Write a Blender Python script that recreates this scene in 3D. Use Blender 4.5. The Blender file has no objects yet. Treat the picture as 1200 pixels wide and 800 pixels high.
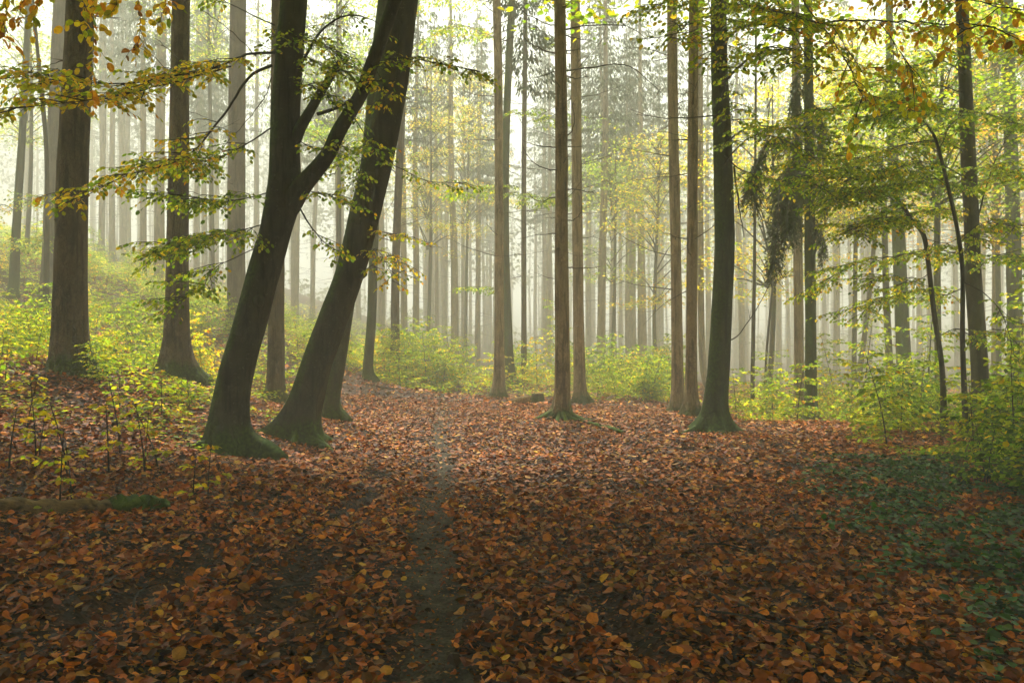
import bpy, math, random
import numpy as np
from mathutils import Vector

# ------------------------------------------------------------------ camera, sky, sun, exposure
sc = bpy.context.scene
COL = sc.collection
rad = math.radians
FX, CX, CY, HORIZ, CAMZ = 933.0, 600.0, 400.0, 410.0, 1.5
PITCH = math.atan((HORIZ - CY) / FX)

cd = bpy.data.cameras.new('camera')
cam = bpy.data.objects.new('camera', cd)
COL.objects.link(cam)
cd.sensor_width = 36.0
cd.lens = FX / 1200 * 36.0
cd.clip_start, cd.clip_end = 0.05, 1000
cam.location = (0, 0, CAMZ)
cam.rotation_euler = (rad(90) + PITCH, 0, 0)
sc.camera = cam

SUN_EL, SUN_AZ = 55.0, -12.0          # azimuth from +Y towards +X
w = bpy.data.worlds.new('World')
sc.world = w
w.use_nodes = True
nt = w.node_tree
nt.nodes.clear()
sky = nt.nodes.new('ShaderNodeTexSky')
sky.sky_type = 'NISHITA'
sky.sun_disc = False
sky.sun_elevation = rad(SUN_EL)
sky.sun_rotation = rad(SUN_AZ)
sky.air_density, sky.dust_density, sky.ozone_density = 1.0, 3.0, 1.0
hs = nt.nodes.new('ShaderNodeHueSaturation')
hs.inputs['Saturation'].default_value = 0.12
tint = nt.nodes.new('ShaderNodeMixRGB')
tint.blend_type = 'MULTIPLY'
tint.inputs[0].default_value = 1
tint.inputs[2].default_value = (0.97, 1.0, 0.91, 1)
bg = nt.nodes.new('ShaderNodeBackground')
bg.inputs[1].default_value = 0.12
wo = nt.nodes.new('ShaderNodeOutputWorld')
nt.links.new(sky.outputs[0], hs.inputs['Color'])
nt.links.new(hs.outputs[0], tint.inputs[1])
nt.links.new(tint.outputs[0], bg.inputs[0])
nt.links.new(bg.outputs[0], wo.inputs[0])

sl = bpy.data.lights.new('sun', 'SUN')
sl.energy = 3.5
sl.angle = rad(20)
sl.color = (1.0, 0.975, 0.86)
so = bpy.data.objects.new('sun', sl)
COL.objects.link(so)
sd = Vector((math.sin(rad(SUN_AZ)) * math.cos(rad(SUN_EL)), math.cos(rad(SUN_AZ)) * math.cos(rad(SUN_EL)), math.sin(rad(SUN_EL))))
so.rotation_euler = sd.to_track_quat('Z', 'Y').to_euler()
so.location = (0, 0, 60)

sc.view_settings.view_transform = 'Standard'
sc.view_settings.look = 'None'
sc.view_settings.gamma = 1
sc.view_settings.exposure = 2.05
sc.view_settings.use_curve_mapping = False
cy = sc.cycles
cy.use_denoising = True
cy.max_bounces = 12
cy.diffuse_bounces = 4
cy.glossy_bounces = 2
cy.transmission_bounces = 4
cy.volume_bounces = 8
cy.transparent_max_bounces = 4
cy.use_adaptive_sampling = True
cy.adaptive_threshold = 0.02
cy.sample_clamp_indirect = 6

FOG = 0.0122

rng = np.random.default_rng(11)
random.seed(5)
R = random.random
def U(a, b): return a + (b - a) * random.random()

# ------------------------------------------------------------------ pixel -> world
cp, sp_ = math.cos(PITCH), math.sin(PITCH)
def P(px, py, Y):
    a = (px - CX) / FX
    b = (CY - py) / FX
    y = cp - b * sp_
    z = sp_ + b * cp
    return np.array((a / y * Y, Y, CAMZ + z / y * Y))

# ------------------------------------------------------------------ terrain (thin plate through measured points)
ctl = []
for Y in (-20, -8, 0, 3, 6, 9):
    for x, z in ((-30, 2.6), (-12, 1.3), (-7, .75), (-4, .3), (-2, .04), (0, 0), (2, 0), (4, .02), (8, 0), (14, -.2), (30, -.6)):
        ctl.append((x, Y, z))
def c_px(px, py, Y):
    p = P(px, py, Y); ctl.append((p[0], p[1], p[2]))
for a in ((285, 540, 10.8), (82, 436, 13), (205, 442, 16), (60, 362, 30), (322, 470, 19), (277, 388, 29), (15, 322, 32),
          (187, 342, 42), (118, 312, 50), (165, 330, 42), (355, 516, 13.3), (393, 490, 17.5), (433, 445, 25), (463, 434, 30),
          (585, 465, 25), (598, 452, 32), (658, 493, 17), (680, 471, 23), (809, 488, 18), (835, 508, 14.5),
          (950, 499, 20), (880, 470, 30), (1060, 480, 30), (1148, 500, 15), (1000, 508, 14.3), (1200, 510, 14),
          (700, 458, 30), (760, 450, 36), (480, 460, 28), (535, 448, 38), (420, 480, 20),
          (1180, 475, 30), (560, 440, 50), (700, 440, 50), (880, 450, 50), (1100, 450, 50), (390, 415, 34), (300, 372, 34)):
    c_px(*a)
for x, Y, z in ((-60, 30, 11), (-60, 80, 13), (-30, 80, 10), (-10, 80, 3), (10, 80, -.5), (40, 80, 0), (80, 60, 0), (80, 20, -1),
                (-130, 0, 14), (-130, 180, 18), (130, 0, -1), (130, 180, 3), (0, 180, 4), (0, 120, 1), (60, 140, 2), (-60, 150, 14),
                (0, -28, 0), (-130, -28, 12), (130, -28, -1)):
    ctl.append((x, Y, z))
ctl = np.array(ctl, float)
def _U(r2): return np.where(r2 > 0, r2 * np.log(np.maximum(r2, 1e-12)) * .5, 0)
n = len(ctl)
Kk = _U(((ctl[:, None, :2] - ctl[None, :, :2]) ** 2).sum(-1)) + np.eye(n) * 2.0
Pm = np.c_[np.ones(n), ctl[:, :2]]
A = np.zeros((n + 3, n + 3)); A[:n, :n] = Kk; A[:n, n:] = Pm; A[n:, :n] = Pm.T
W = np.linalg.solve(A, np.r_[ctl[:, 2], 0, 0, 0])
def track_x(y):
    return -.36 - .085 * (y - 3.6) * (y < 30) + .04 * np.sin(y * .7)
def rut(x, y):
    # two old wheel ruts left of the trail, one right of it; value 0..1
    v = 0
    for x0, sl_, wd, y0, y1 in ((-1.42, -.03, .17, 3.4, 11.5), (-2.25, .035, .17, 3.2, 8.5), (.62, -.075, .13, 3.3, 7)):
        d = (x - (x0 + sl_ * (y - 4) + .08 * np.sin(y * 1.9 + x0))) / wd
        v = v + np.exp(-d * d) * np.clip((y - y0) / 1.0, 0, 1) * np.clip((y1 - y) / 2.0, 0, 1) * (.65 + .35 * np.sin(y * 2.3 + x0 * 7))
    return v
def H(x, y):
    x = np.asarray(x, float); y = np.asarray(y, float)
    sh = x.shape
    xf, yf = x.ravel(), y.ravel()
    out = np.empty(xf.shape)
    for i in range(0, len(xf), 20000):
        xs, ys = xf[i:i + 20000], yf[i:i + 20000]
        r2 = (xs[:, None] - ctl[None, :, 0]) ** 2 + (ys[:, None] - ctl[None, :, 1]) ** 2
        out[i:i + 20000] = _U(r2) @ W[:n] + W[n] + W[n + 1] * xs + W[n + 2] * ys
    micro = (.018 * np.sin(xf * 2.1 + 1.3 * np.sin(yf * .9)) + .016 * np.sin(yf * 2.7 + xf * 1.1) + .010 * np.sin(xf * 5.3 - yf * 3.9)
             + .008 * np.sin(xf * 7.7 + yf * 6.1) + .03 * np.sin(xf * .7 + yf * .45))
    out += micro - .11 * rut(xf, yf) - .015 * np.exp(-((xf - track_x(yf)) / .25) ** 2)
    return out.reshape(sh)
def Hs(x, y): return float(H(np.array([x]), np.array([y]))[0])
def G(px, py, y0=2.5, y1=80):
    """where the sight line through a pixel meets the ground"""
    Y = np.linspace(y0, y1, 800)
    pts = np.array([P(px, py, v) for v in Y])
    below = np.where(pts[:, 2] < H(pts[:, 0], pts[:, 1]))[0]
    k = below[0] if len(below) else 799
    return pts[k]

# ------------------------------------------------------------------ materials
def mat(name):
    m = bpy.data.materials.new(name)
    m.use_nodes = True
    m.node_tree.nodes.clear()
    return m, m.node_tree
def N(t, k, **kw):
    nd = t.nodes.new(k)
    for a, b in kw.items():
        if a in nd.bl_rna.properties and a not in nd.inputs: setattr(nd, a, b)
        else: nd.inputs[a].default_value = b
    return nd
def ramp(t, fac, stops):
    r = t.nodes.new('ShaderNodeValToRGB')
    e = r.color_ramp.elements
    while len(e) < len(stops): e.new(.5)
    for i, (p, c) in enumerate(stops):
        e[i].position = p; e[i].color = (c if len(c) == 4 else (*c, 1)) if hasattr(c, '__len__') else (c, c, c, 1)
    t.links.new(fac, r.inputs[0])
    return r.outputs[0]
def mixc(t, fac, a, b, mode='MIX'):
    m = t.nodes.new('ShaderNodeMixRGB'); m.blend_type = mode
    for s, v in ((0, fac), (1, a), (2, b)):
        if hasattr(v, 'node'): t.links.new(v, m.inputs[s])
        elif s == 0: m.inputs[0].default_value = v
        else: m.inputs[s].default_value = (*v, 1)
    return m.outputs[0]
def mathn(t, op, a, b=None):
    m = t.nodes.new('ShaderNodeMath'); m.operation = op
    for s, v in ((0, a), (1, b)):
        if v is None: continue
        if hasattr(v, 'node'): t.links.new(v, m.inputs[s])
        else: m.inputs[s].default_value = v
    return m.outputs[0]
def mapping(t, src, scale):
    m = t.nodes.new('ShaderNodeMapping'); m.inputs['Scale'].default_value = scale
    t.links.new(src, m.inputs['Vector']); return m.outputs[0]
def noise(t, vec, scale, detail=4, rough=.55):
    nn = t.nodes.new('ShaderNodeTexNoise'); nn.inputs['Scale'].default_value = scale
    nn.inputs['Detail'].default_value = detail; nn.inputs['Roughness'].default_value = rough
    t.links.new(vec, nn.inputs['Vector']); return nn.outputs['Fac']
def finish(t, col, rough=.85, bump=None, strength=.5, dist=.02, spec=.3):
    b = t.nodes.new('ShaderNodeBsdfPrincipled'); o = t.nodes.new('ShaderNodeOutputMaterial')
    if hasattr(col, 'node'): t.links.new(col, b.inputs['Base Color'])
    else: b.inputs['Base Color'].default_value = (*col, 1)
    if hasattr(rough, 'node'): t.links.new(rough, b.inputs['Roughness'])
    else: b.inputs['Roughness'].default_value = rough
    b.inputs['Specular IOR Level'].default_value = spec
    if bump is not None:
        bp = t.nodes.new('ShaderNodeBump'); bp.inputs['Strength'].default_value = strength; bp.inputs['Distance'].default_value = dist
        t.links.new(bump, bp.inputs['Height']); t.links.new(bp.outputs[0], b.inputs['Normal'])
    t.links.new(b.outputs[0], o.inputs[0])

def bark(name, base, dark, light, moss_h, moss_amt, stretch=(7, 7, 2.2), bumpd=.012, side=None, vor=9., crk=.15):
    m, t = mat(name)
    tc = t.nodes.new('ShaderNodeTexCoord').outputs['Object']
    v = mapping(t, tc, stretch)
    n1 = noise(t, v, 1.6, 6, .62)
    n2 = noise(t, mapping(t, tc, (1, 1, .5)), 2.2, 3)
    vo = t.nodes.new('ShaderNodeTexVoronoi'); vo.feature = 'DISTANCE_TO_EDGE'; vo.inputs['Scale'].default_value = vor
    wv = t.nodes.new('ShaderNodeVectorMath'); wv.operation = 'ADD'
    nz = t.nodes.new('ShaderNodeTexNoise'); nz.inputs['Scale'].default_value = 9
    t.links.new(tc, nz.inputs['Vector'])
    sc_ = t.nodes.new('ShaderNodeVectorMath'); sc_.operation = 'SCALE'; sc_.inputs['Scale'].default_value = .12
    t.links.new(nz.outputs['Color'], sc_.inputs[0]); t.links.new(tc, wv.inputs[0]); t.links.new(sc_.outputs[0], wv.inputs[1])
    t.links.new(mapping(t, wv.outputs[0], (1, 1, .55)), vo.inputs['Vector'])
    crack = ramp(t, vo.outputs['Distance'], [(0, 0.), (.09, 1.)])
    c = ramp(t, n1, [(.36, dark), (.5, base), (.64, light)])
    c = mixc(t, mathn(t, 'MULTIPLY', mathn(t, 'SUBTRACT', 1, crack), crk), c, tuple(d * .55 for d in dark))
    c = mixc(t, ramp(t, n2, [(.38, 0.), (.62, .7)]), c, tuple(l * 1.05 for l in light))
    # pale lichen specks
    sp = noise(t, tc, 26, 3)
    c = mixc(t, ramp(t, sp, [(.62, 0.), (.72, .55)]), c, (.2, .19, .14))
    ls = noise(t, mapping(t, tc, (1, 1, .8)), 4.5, 6, .7)
    c = mixc(t, ramp(t, ls, [(.56, 0.), (.6, .55)]), c, tuple(min(1, v_ * 1.9 + .01) for v_ in base))
    st = noise(t, mapping(t, tc, (5, 5, .35)), 3, 4, .6)
    c = mixc(t, ramp(t, st, [(.52, 0.), (.6, .6)]), c, tuple(v_ * .4 for v_ in dark))
    sep = t.nodes.new('ShaderNodeSeparateXYZ'); t.links.new(tc, sep.inputs[0])
    h = mathn(t, 'DIVIDE', sep.outputs['Z'], moss_h)
    mo = mathn(t, 'ADD', mathn(t, 'SUBTRACT', 1.0, h), mathn(t, 'MULTIPLY', mathn(t, 'SUBTRACT', noise(t, tc, 3.1, 5, .65), .5), 2.4))
    if side is not None:
        gn = t.nodes.new('ShaderNodeNewGeometry')
        dp = t.nodes.new('ShaderNodeVectorMath'); dp.operation = 'DOT_PRODUCT'; dp.inputs[1].default_value = side
        t.links.new(gn.outputs['Normal'], dp.inputs[0])
        mo = mathn(t, 'MAXIMUM', mo, mathn(t, 'ADD', mathn(t, 'MULTIPLY', dp.outputs['Value'], 1.3), mathn(t, 'MULTIPLY', mathn(t, 'SUBTRACT', noise(t, tc, 2.3, 5), .62), 2.0)))
    mo = ramp(t, mo, [(.2, 0.), (.75, 1.)])
    mo = mathn(t, 'MULTIPLY', mo, moss_amt)
    mc = ramp(t, noise(t, tc, 22, 4), [(.35, (.014, .03, .004)), (.55, (.045, .085, .008)), (.75, (.10, .15, .014))])
    c = mixc(t, mo, c, mc)
    hgt = mathn(t, 'ADD', mathn(t, 'MULTIPLY', n1, .7), mathn(t, 'MULTIPLY', crack, .45))
    finish(t, c, .88, hgt, 1.0, bumpd * 2.6, .2)
    return m

M = {}
M['spruce_bark'] = bark('spruce_bark', (.085, .064, .042), (.035, .026, .018), (.15, .115, .075), .55, .9, vor=16., crk=.75)
M['spruce_bark_light'] = bark('spruce_bark_pale', (.27, .20, .115), (.12, .085, .05), (.36, .28, .17), .55, .95, vor=17., crk=.7)
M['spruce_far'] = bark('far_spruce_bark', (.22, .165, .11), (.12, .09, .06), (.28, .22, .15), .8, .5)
M['beech_bark'] = bark('mossy_beech_bark', (.036, .032, .019), (.012, .011, .007), (.062, .055, .034), .7, .9, (3, 3, 1.6), .006, (-.9, -.1, .3), 3.)
M['beech_plain'] = bark('smooth_beech_bark', (.06, .052, .038), (.03, .026, .019), (.10, .088, .066), .6, .8, (3, 3, 1.6), .005, None, 2.5)
M['green_beech'] = bark('algae_green_beech_bark', (.038, .044, .017), (.015, .018, .007), (.066, .07, .033), 1.1, .9, (4, 4, 1.2), .006, (-.6, -.4, .2), 3.)
m, t = mat('twig_bark'); tc = t.nodes.new('ShaderNodeTexCoord').outputs['Object']
finish(t, ramp(t, noise(t, tc, 30, 2), [(.3, (.018, .014, .011)), (.7, (.05, .04, .03))]), .85); M['twig'] = m
m, t = mat('dead_spruce_twig'); tc = t.nodes.new('ShaderNodeTexCoord').outputs['Object']
finish(t, ramp(t, noise(t, tc, 20, 2), [(.3, (.03, .022, .016)), (.7, (.075, .055, .04))]), .9); M['dead'] = m
m, t = mat('moss'); tc = t.nodes.new('ShaderNodeTexCoord').outputs['Object']
nn = noise(t, tc, 14, 6, .7)
finish(t, ramp(t, nn, [(.3, (.02, .035, .005)), (.5, (.06, .11, .010)), (.7, (.13, .18, .018))]), .95, nn, 1, .02); M['moss'] = m

def leafmat(name, transl, rough, spec, gain=1.0, tgain=1.3):
    m, t = mat(name)
    at = t.nodes.new('ShaderNodeAttribute'); at.attribute_name = 'leafcol'
    tc = t.nodes.new('ShaderNodeTexCoord').outputs['Object']
    nv = noise(t, tc, 45, 3)
    c = mixc(t, 1.0, at.outputs['Color'], ramp(t, nv, [(.3, .72 * gain), (.7, 1.15 * gain)]), 'MULTIPLY')
    b = t.nodes.new('ShaderNodeBsdfPrincipled'); t.links.new(c, b.inputs['Base Color'])
    b.inputs['Roughness'].default_value = rough; b.inputs['Specular IOR Level'].default_value = spec
    o = t.nodes.new('ShaderNodeOutputMaterial')
    if transl > 0:
        tr = t.nodes.new('ShaderNodeBsdfTranslucent')
        t.links.new(mixc(t, 1.0, c, (tgain * 1.05, tgain, tgain * .6), 'MULTIPLY'), tr.inputs['Color'])
        mx = t.nodes.new('ShaderNodeMixShader'); mx.inputs[0].default_value = transl
        t.links.new(b.outputs[0], mx.inputs[1]); t.links.new(tr.outputs[0], mx.inputs[2]); t.links.new(mx.outputs[0], o.inputs[0])
    else:
        t.links.new(b.outputs[0], o.inputs[0])
    return m
M['leaf'] = leafmat('beech_leaves', .68, .45, .2, 1.15, 1.7)
M['litter'] = leafmat('fallen_leaves', .0, .55, .16)
M['cover'] = leafmat('ground_cover_leaves', .2, .5, .3)
M['needle'] = leafmat('spruce_needles', .2, .7, .2)

# ground: dark humus with a broken pattern of rotting leaves
m, t = mat('forest_floor'); tc = t.nodes.new('ShaderNodeTexCoord').outputs['Object']
nzz = t.nodes.new('ShaderNodeTexNoise'); nzz.inputs['Scale'].default_value = 12
t.links.new(tc, nzz.inputs['Vector'])
s1 = t.nodes.new('ShaderNodeVectorMath'); s1.operation = 'SCALE'; s1.inputs['Scale'].default_value = .07; t.links.new(nzz.outputs['Color'], s1.inputs[0])
s2 = t.nodes.new('ShaderNodeVectorMath'); s2.operation = 'ADD'; t.links.new(tc, s2.inputs[0]); t.links.new(s1.outputs[0], s2.inputs[1])
vo = t.nodes.new('ShaderNodeTexVoronoi'); vo.inputs['Scale'].default_value = 17; t.links.new(s2.outputs[0], vo.inputs['Vector'])
sepc = t.nodes.new('ShaderNodeSeparateColor'); t.links.new(vo.outputs['Color'], sepc.inputs[0])
lc = ramp(t, sepc.outputs[0], [(0, (.015, .008, .004)), (.4, (.045, .019, .008)), (.7, (.09, .032, .010)), (1, (.15, .06, .016))])
hum = ramp(t, noise(t, tc, 30, 4), [(.3, (.006, .004, .003)), (.7, (.02, .013, .008))])
c = mixc(t, ramp(t, noise(t, tc, 1.4, 5, .6), [(.35, .35), (.6, .85)]), hum, lc)
finish(t, c, .75, mathn(t, 'ADD', vo.outputs['Distance'], noise(t, tc, 40, 3)), .8, .02, .12); M['ground'] = m
m, t = mat('trodden_mud'); tc = t.nodes.new('ShaderNodeTexCoord').outputs['Object']
n1 = noise(t, tc, 9, 6, .65); n2 = noise(t, tc, 45, 5, .7)
c = ramp(t, n1, [(.35, (.035, .027, .015)), (.5, (.085, .068, .042)), (.65, (.15, .12, .08))])
c = mixc(t, ramp(t, n2, [(.45, 0.), (.65, .6)]), c, (.018, .013, .008))
finish(t, c, .85, mathn(t, 'ADD', n1, mathn(t, 'MULTIPLY', n2, .8)), 1.0, .04, .15); M['mud'] = m
m, t = mat('cut_wood'); tc = t.nodes.new('ShaderNodeTexCoord').outputs['Object']
finish(t, ramp(t, noise(t, mapping(t, tc, (20, 20, 3)), 1.5, 5), [(.3, (.12, .075, .03)), (.7, (.32, .22, .09))]), .9); M['wood'] = m
m, t = mat('rotten_log'); tc = t.nodes.new('ShaderNodeTexCoord').outputs['Object']
n1 = noise(t, mapping(t, tc, (2, 9, 9)), 2, 6, .7)
c = ramp(t, n1, [(.35, (.03, .02, .012)), (.5, (.16, .10, .035)), (.65, (.30, .19, .065))])
c = mixc(t, ramp(t, noise(t, tc, 3, 5), [(.58, 0.), (.68, .7)]), c, (.05, .075, .012))
finish(t, c, .9, n1, 1, .02); M['rotten'] = m

# ------------------------------------------------------------------ mesh helpers
def link(name, me, material=None, parent=None, loc=(0, 0, 0)):
    o = bpy.data.objects.new(name, me)
    COL.objects.link(o)
    if parent is not None: o.parent = parent
    o.location = loc
    if material is not None and me is not None and not me.materials: me.materials.append(material)
    return o
def tag(o, label=None, cat=None, group=None, kind=None):
    if label: o['label'] = label
    if cat: o['category'] = cat
    if group: o['group'] = group
    if kind: o['kind'] = kind
    return o
def empty(name, loc, label, cat, group=None):
    o = bpy.data.objects.new(name, None); COL.objects.link(o); o.location = loc
    o.empty_display_size = .2
    return tag(o, label, cat, group)
def mesh_np(name, V, Q, col=None, smooth=True, T=None):
    """V (n,3); Q (m,4) quads; T (k,3) triangles"""
    me = bpy.data.meshes.new(name)
    V = np.asarray(V, np.float32)
    parts, starts, tot = [], [], 0
    for F in (Q, T):
        if F is None or len(F) == 0: continue
        F = np.asarray(F, np.int32)
        starts.append(tot + np.arange(len(F), dtype=np.int32) * F.shape[1]); tot += F.size
        parts.append(F.ravel())
    loops = np.concatenate(parts); st = np.concatenate(starts)
    me.vertices.add(len(V)); me.vertices.foreach_set('co', V.ravel())
    me.loops.add(len(loops)); me.loops.foreach_set('vertex_index', loops)
    me.polygons.add(len(st)); me.polygons.foreach_set('loop_start', st)
    me.polygons.foreach_set('use_smooth', np.full(len(st), smooth))
    if col is not None:
        a = me.color_attributes.new('leafcol', 'FLOAT_COLOR', 'POINT')
        a.data.foreach_set('color', np.c_[col, np.ones(len(col))].astype(np.float32).ravel())
    me.update(calc_edges=True)
    return me

def unit(v): return v / np.maximum(np.linalg.norm(v, axis=-1, keepdims=True), 1e-9)

class Tubes:
    def __init__(s): s.V, s.Q, s.n = [], [], 0
    def sweep(s, pts, radii, k=8, shape=None, noise_amp=0.0):
        pts = np.asarray(pts, float); radii = np.asarray(radii, float)
        m = len(pts)
        tan = np.empty_like(pts)
        tan[1:-1] = pts[2:] - pts[:-2]; tan[0] = pts[1] - pts[0]; tan[-1] = pts[-1] - pts[-2]
        tan = unit(tan)
        ref = np.array((1., 0, 0)) if abs(tan[0][0]) < .8 else np.array((0, 1., 0))
        a = unit(ref - tan[0] * (ref @ tan[0]))
        th = np.arange(k) * 2 * math.pi / k
        arc = np.r_[0, np.cumsum(np.linalg.norm(np.diff(pts, axis=0), axis=1))]
        V = np.empty((m, k, 3))
        ph = random.random() * 50
        for i in range(m):
            a = unit(a - tan[i] * (a @ tan[i])); b = np.cross(tan[i], a)
            r = radii[i] * np.ones(k)
            if shape is not None: r = r * shape(th, arc[i], pts[i])
            if noise_amp:
                r = r * (1 + noise_amp * (np.sin(th * 2 + arc[i] * 1.7 + ph) + .6 * np.sin(th * 5 - arc[i] * 3.1 + ph * 2) + .5 * np.sin(th * 3 + arc[i] * 7.3 + ph)))
            V[i] = pts[i] + np.outer(np.cos(th) * r, a) + np.outer(np.sin(th) * r, b)
        s.V.append(V.reshape(-1, 3))
        i0 = s.n + (np.arange(m - 1)[:, None] * k + np.arange(k)[None, :])
        i1 = s.n + (np.arange(m - 1)[:, None] * k + (np.arange(k)[None, :] + 1) % k)
        s.Q.append(np.stack([i0, i1, i1 + k, i0 + k], -1).reshape(-1, 4))
        # caps: collapse to a centre vertex (quads with a repeated fan centre)
        for e, fl in ((0, True), (m - 1, False)):
            s.V.append(pts[e][None])
            c = s.n + m * k + (0 if e == 0 else 1)
            ring = s.n + e * k + np.arange(k)
            for j in range(0, k - 1, 2):
                q = [ring[j], ring[j + 1], ring[(j + 2) % k], c]
                s.Q.append(np.array([q[::-1] if fl else q]))
        s.n += m * k + 2
        return pts
    def build(s, name, material, parent=None, origin=(0, 0, 0), loc=(0, 0, 0)):
        V = np.concatenate(s.V) - np.asarray(origin)
        me = mesh_np(name, V, np.concatenate(s.Q))
        return link(name, me, material, parent, loc)

def spline(pts, m):
    """smooth resample (Catmull-Rom) of a control polyline, rows may carry extra columns"""
    p = np.asarray(pts, float)
    if len(p) == 2: return p[0] + (p[1] - p[0]) * np.linspace(0, 1, m)[:, None]
    q = np.vstack([2 * p[0] - p[1], p, 2 * p[-1] - p[-2]])
    u = np.linspace(0, len(p) - 1 - 1e-6, m)
    i = u.astype(int); f = (u - i)[:, None]
    a, b, c, d = q[i], q[i + 1], q[i + 2], q[i + 3]
    return .5 * (2 * b + (c - a) * f + (2 * a - 5 * b + 4 * c - d) * f ** 2 + (3 * b - a - 3 * c + d) * f ** 3)

# leaf templates: along, across, fold sign
L9 = np.array([(0, 0), (.13, .24), (.45, .37), (.8, .27), (1, 0), (.13, -.24), (.45, -.37), (.8, -.27), (.5, 0)])
Q9 = np.array([(0, 8, 2, 1), (8, 4, 3, 2), (0, 5, 6, 8), (8, 6, 7, 4)])
L6 = np.array([(0, 0), (.3, .31), (.72, .26), (1, 0), (.72, -.26), (.3, -.31)])
Q6 = np.array([(0, 3, 2, 1), (0, 5, 4, 3)])
class Leaves:
    def __init__(s): s.p, s.d, s.n, s.s, s.c = [], [], [], [], []
    def add(s, p, d, nrm, size, col):
        s.p.append(p); s.d.append(d); s.n.append(nrm); s.s.append(size); s.c.append(col)
    def arrays(s): return [np.concatenate(v) for v in (s.p, s.d, s.n, s.s, s.c)]
    def mesh(s, name, rich=False, fold=.25, curl=.25, widthmul=1.0, ragged=0.0):
        p, d, nr, sz, c = s.arrays()
        d = unit(d); b = unit(np.cross(nr, d)); nr = np.cross(d, b)
        T, Q = (L9, Q9) if rich else (L6, Q6)
        k = len(T); m = len(p)
        t_ = T[:, 0][None, :]; u_ = T[:, 1][None, :] * widthmul
        fo = rng.uniform(.0, fold * 2, m)[:, None]; cu = rng.uniform(-curl, curl, m)[:, None]
        w_ = fo * np.abs(u_) + cu * (t_ - .4) ** 2 + (rng.uniform(-1, 1, (m, 1)) * curl * .6) * u_
        if rich: w_ = w_ + rng.normal(0, .03, (m, k))
        sz_ = sz[:, None]
        if ragged:
            t_ = t_ + rng.normal(0, ragged, (m, k)); u_ = u_ * rng.uniform(.75, 1.25, (m, 1)) + rng.normal(0, ragged, (m, k))
        V = p[:, None, :] + (t_ * sz_)[..., None] * d[:, None, :] + (u_ * sz_)[..., None] * b[:, None, :] + (w_ * sz_)[..., None] * nr[:, None, :]
        F = (np.arange(m)[:, None, None] * k + Q[None]).reshape(-1, 4)
        return mesh_np(name, V.reshape(-1, 3), F, np.repeat(c, k, axis=0), smooth=False)
    def build(s, name, material, parent=None, origin=(0, 0, 0), **kw):
        s.p = [np.concatenate(s.p) - np.asarray(origin)]
        return link(name, s.mesh(name, **kw), material, parent)

PAL = {'dg': (.045, .095, .008), 'g': (.15, .26, .012), 'yg': (.35, .40, .016), 'y': (.64, .46, .02), 'o': (.60, .27, .012),
       'br': (.16, .06, .018), 'db': (.06, .025, .012)}
def pick(mix, m):
    ks = list(mix); pr = np.array([mix[k] for k in ks], float); pr /= pr.sum()
    idx = rng.choice(len(ks), m, p=pr)
    c = np.array([PAL[k] for k in ks])[idx]
    j = rng.choice(len(ks), m, p=pr); f = rng.uniform(0, .35, m)[:, None]
    c = c * (1 - f) + np.array([PAL[k] for k in ks])[j] * f
    return c * rng.uniform(.75, 1.2, m)[:, None]
MIX_G = {'g': 5, 'yg': 3.4, 'y': .6, 'dg': 1.6}
MIX_YG = {'g': 4.5, 'yg': 4.5, 'y': 1.2, 'o': .2, 'dg': .8}
MIX_Y = {'yg': 4.5, 'y': 4.5, 'o': .6, 'g': 2, 'br': .12}
MIX_O = {'y': 4, 'o': 2.4, 'yg': 2, 'br': .4, 'g': .8}
MIX_DK = {'dg': 3, 'g': 3, 'yg': 1, 'y': .4}

UP = np.array((0, 0, 1.))
def rotv(v, axis, ang):
    axis = unit(axis); c, s_ = math.cos(ang), math.sin(ang)
    return v * c + np.cross(axis, v) * s_ + axis * (axis @ v) * (1 - c)
def leaves_on(L, pts, size, mix, step=.05, droop=.35, tilt=.6):
    """alternate leaves along a twig given by pts"""
    seg = np.diff(pts, axis=0); ln = np.linalg.norm(seg, axis=1); tot = ln.sum()
    m = max(2, int(tot / step))
    u = (np.arange(m) + .6) / m * tot
    cum = np.r_[0, np.cumsum(ln)]
    i = np.clip(np.searchsorted(cum, u) - 1, 0, len(seg) - 1)
    f = ((u - cum[i]) / np.maximum(ln[i], 1e-6))[:, None]
    p = pts[i] + seg[i] * f
    tdir = unit(seg[i])
    side = unit(np.cross(tdir, UP) + 1e-4)
    sg = np.where(np.arange(m) % 2 == 0, 1, -1)[:, None]
    a = rng.uniform(.45, 1.1, m)[:, None]
    d = tdir * np.cos(a) + side * sg * np.sin(a)
    d[-1] = tdir[-1]
    d[:, 2] -= droop * rng.uniform(.2, 1.5, m)
    nr = UP + rng.normal(0, tilt, (m, 3))
    keep = rng.random(m) < .93
    sz = size * rng.uniform(.7, 1.3, m)
    L.add(p[keep], d[keep], nr[keep], sz[keep], pick(mix, m)[keep])
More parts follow.
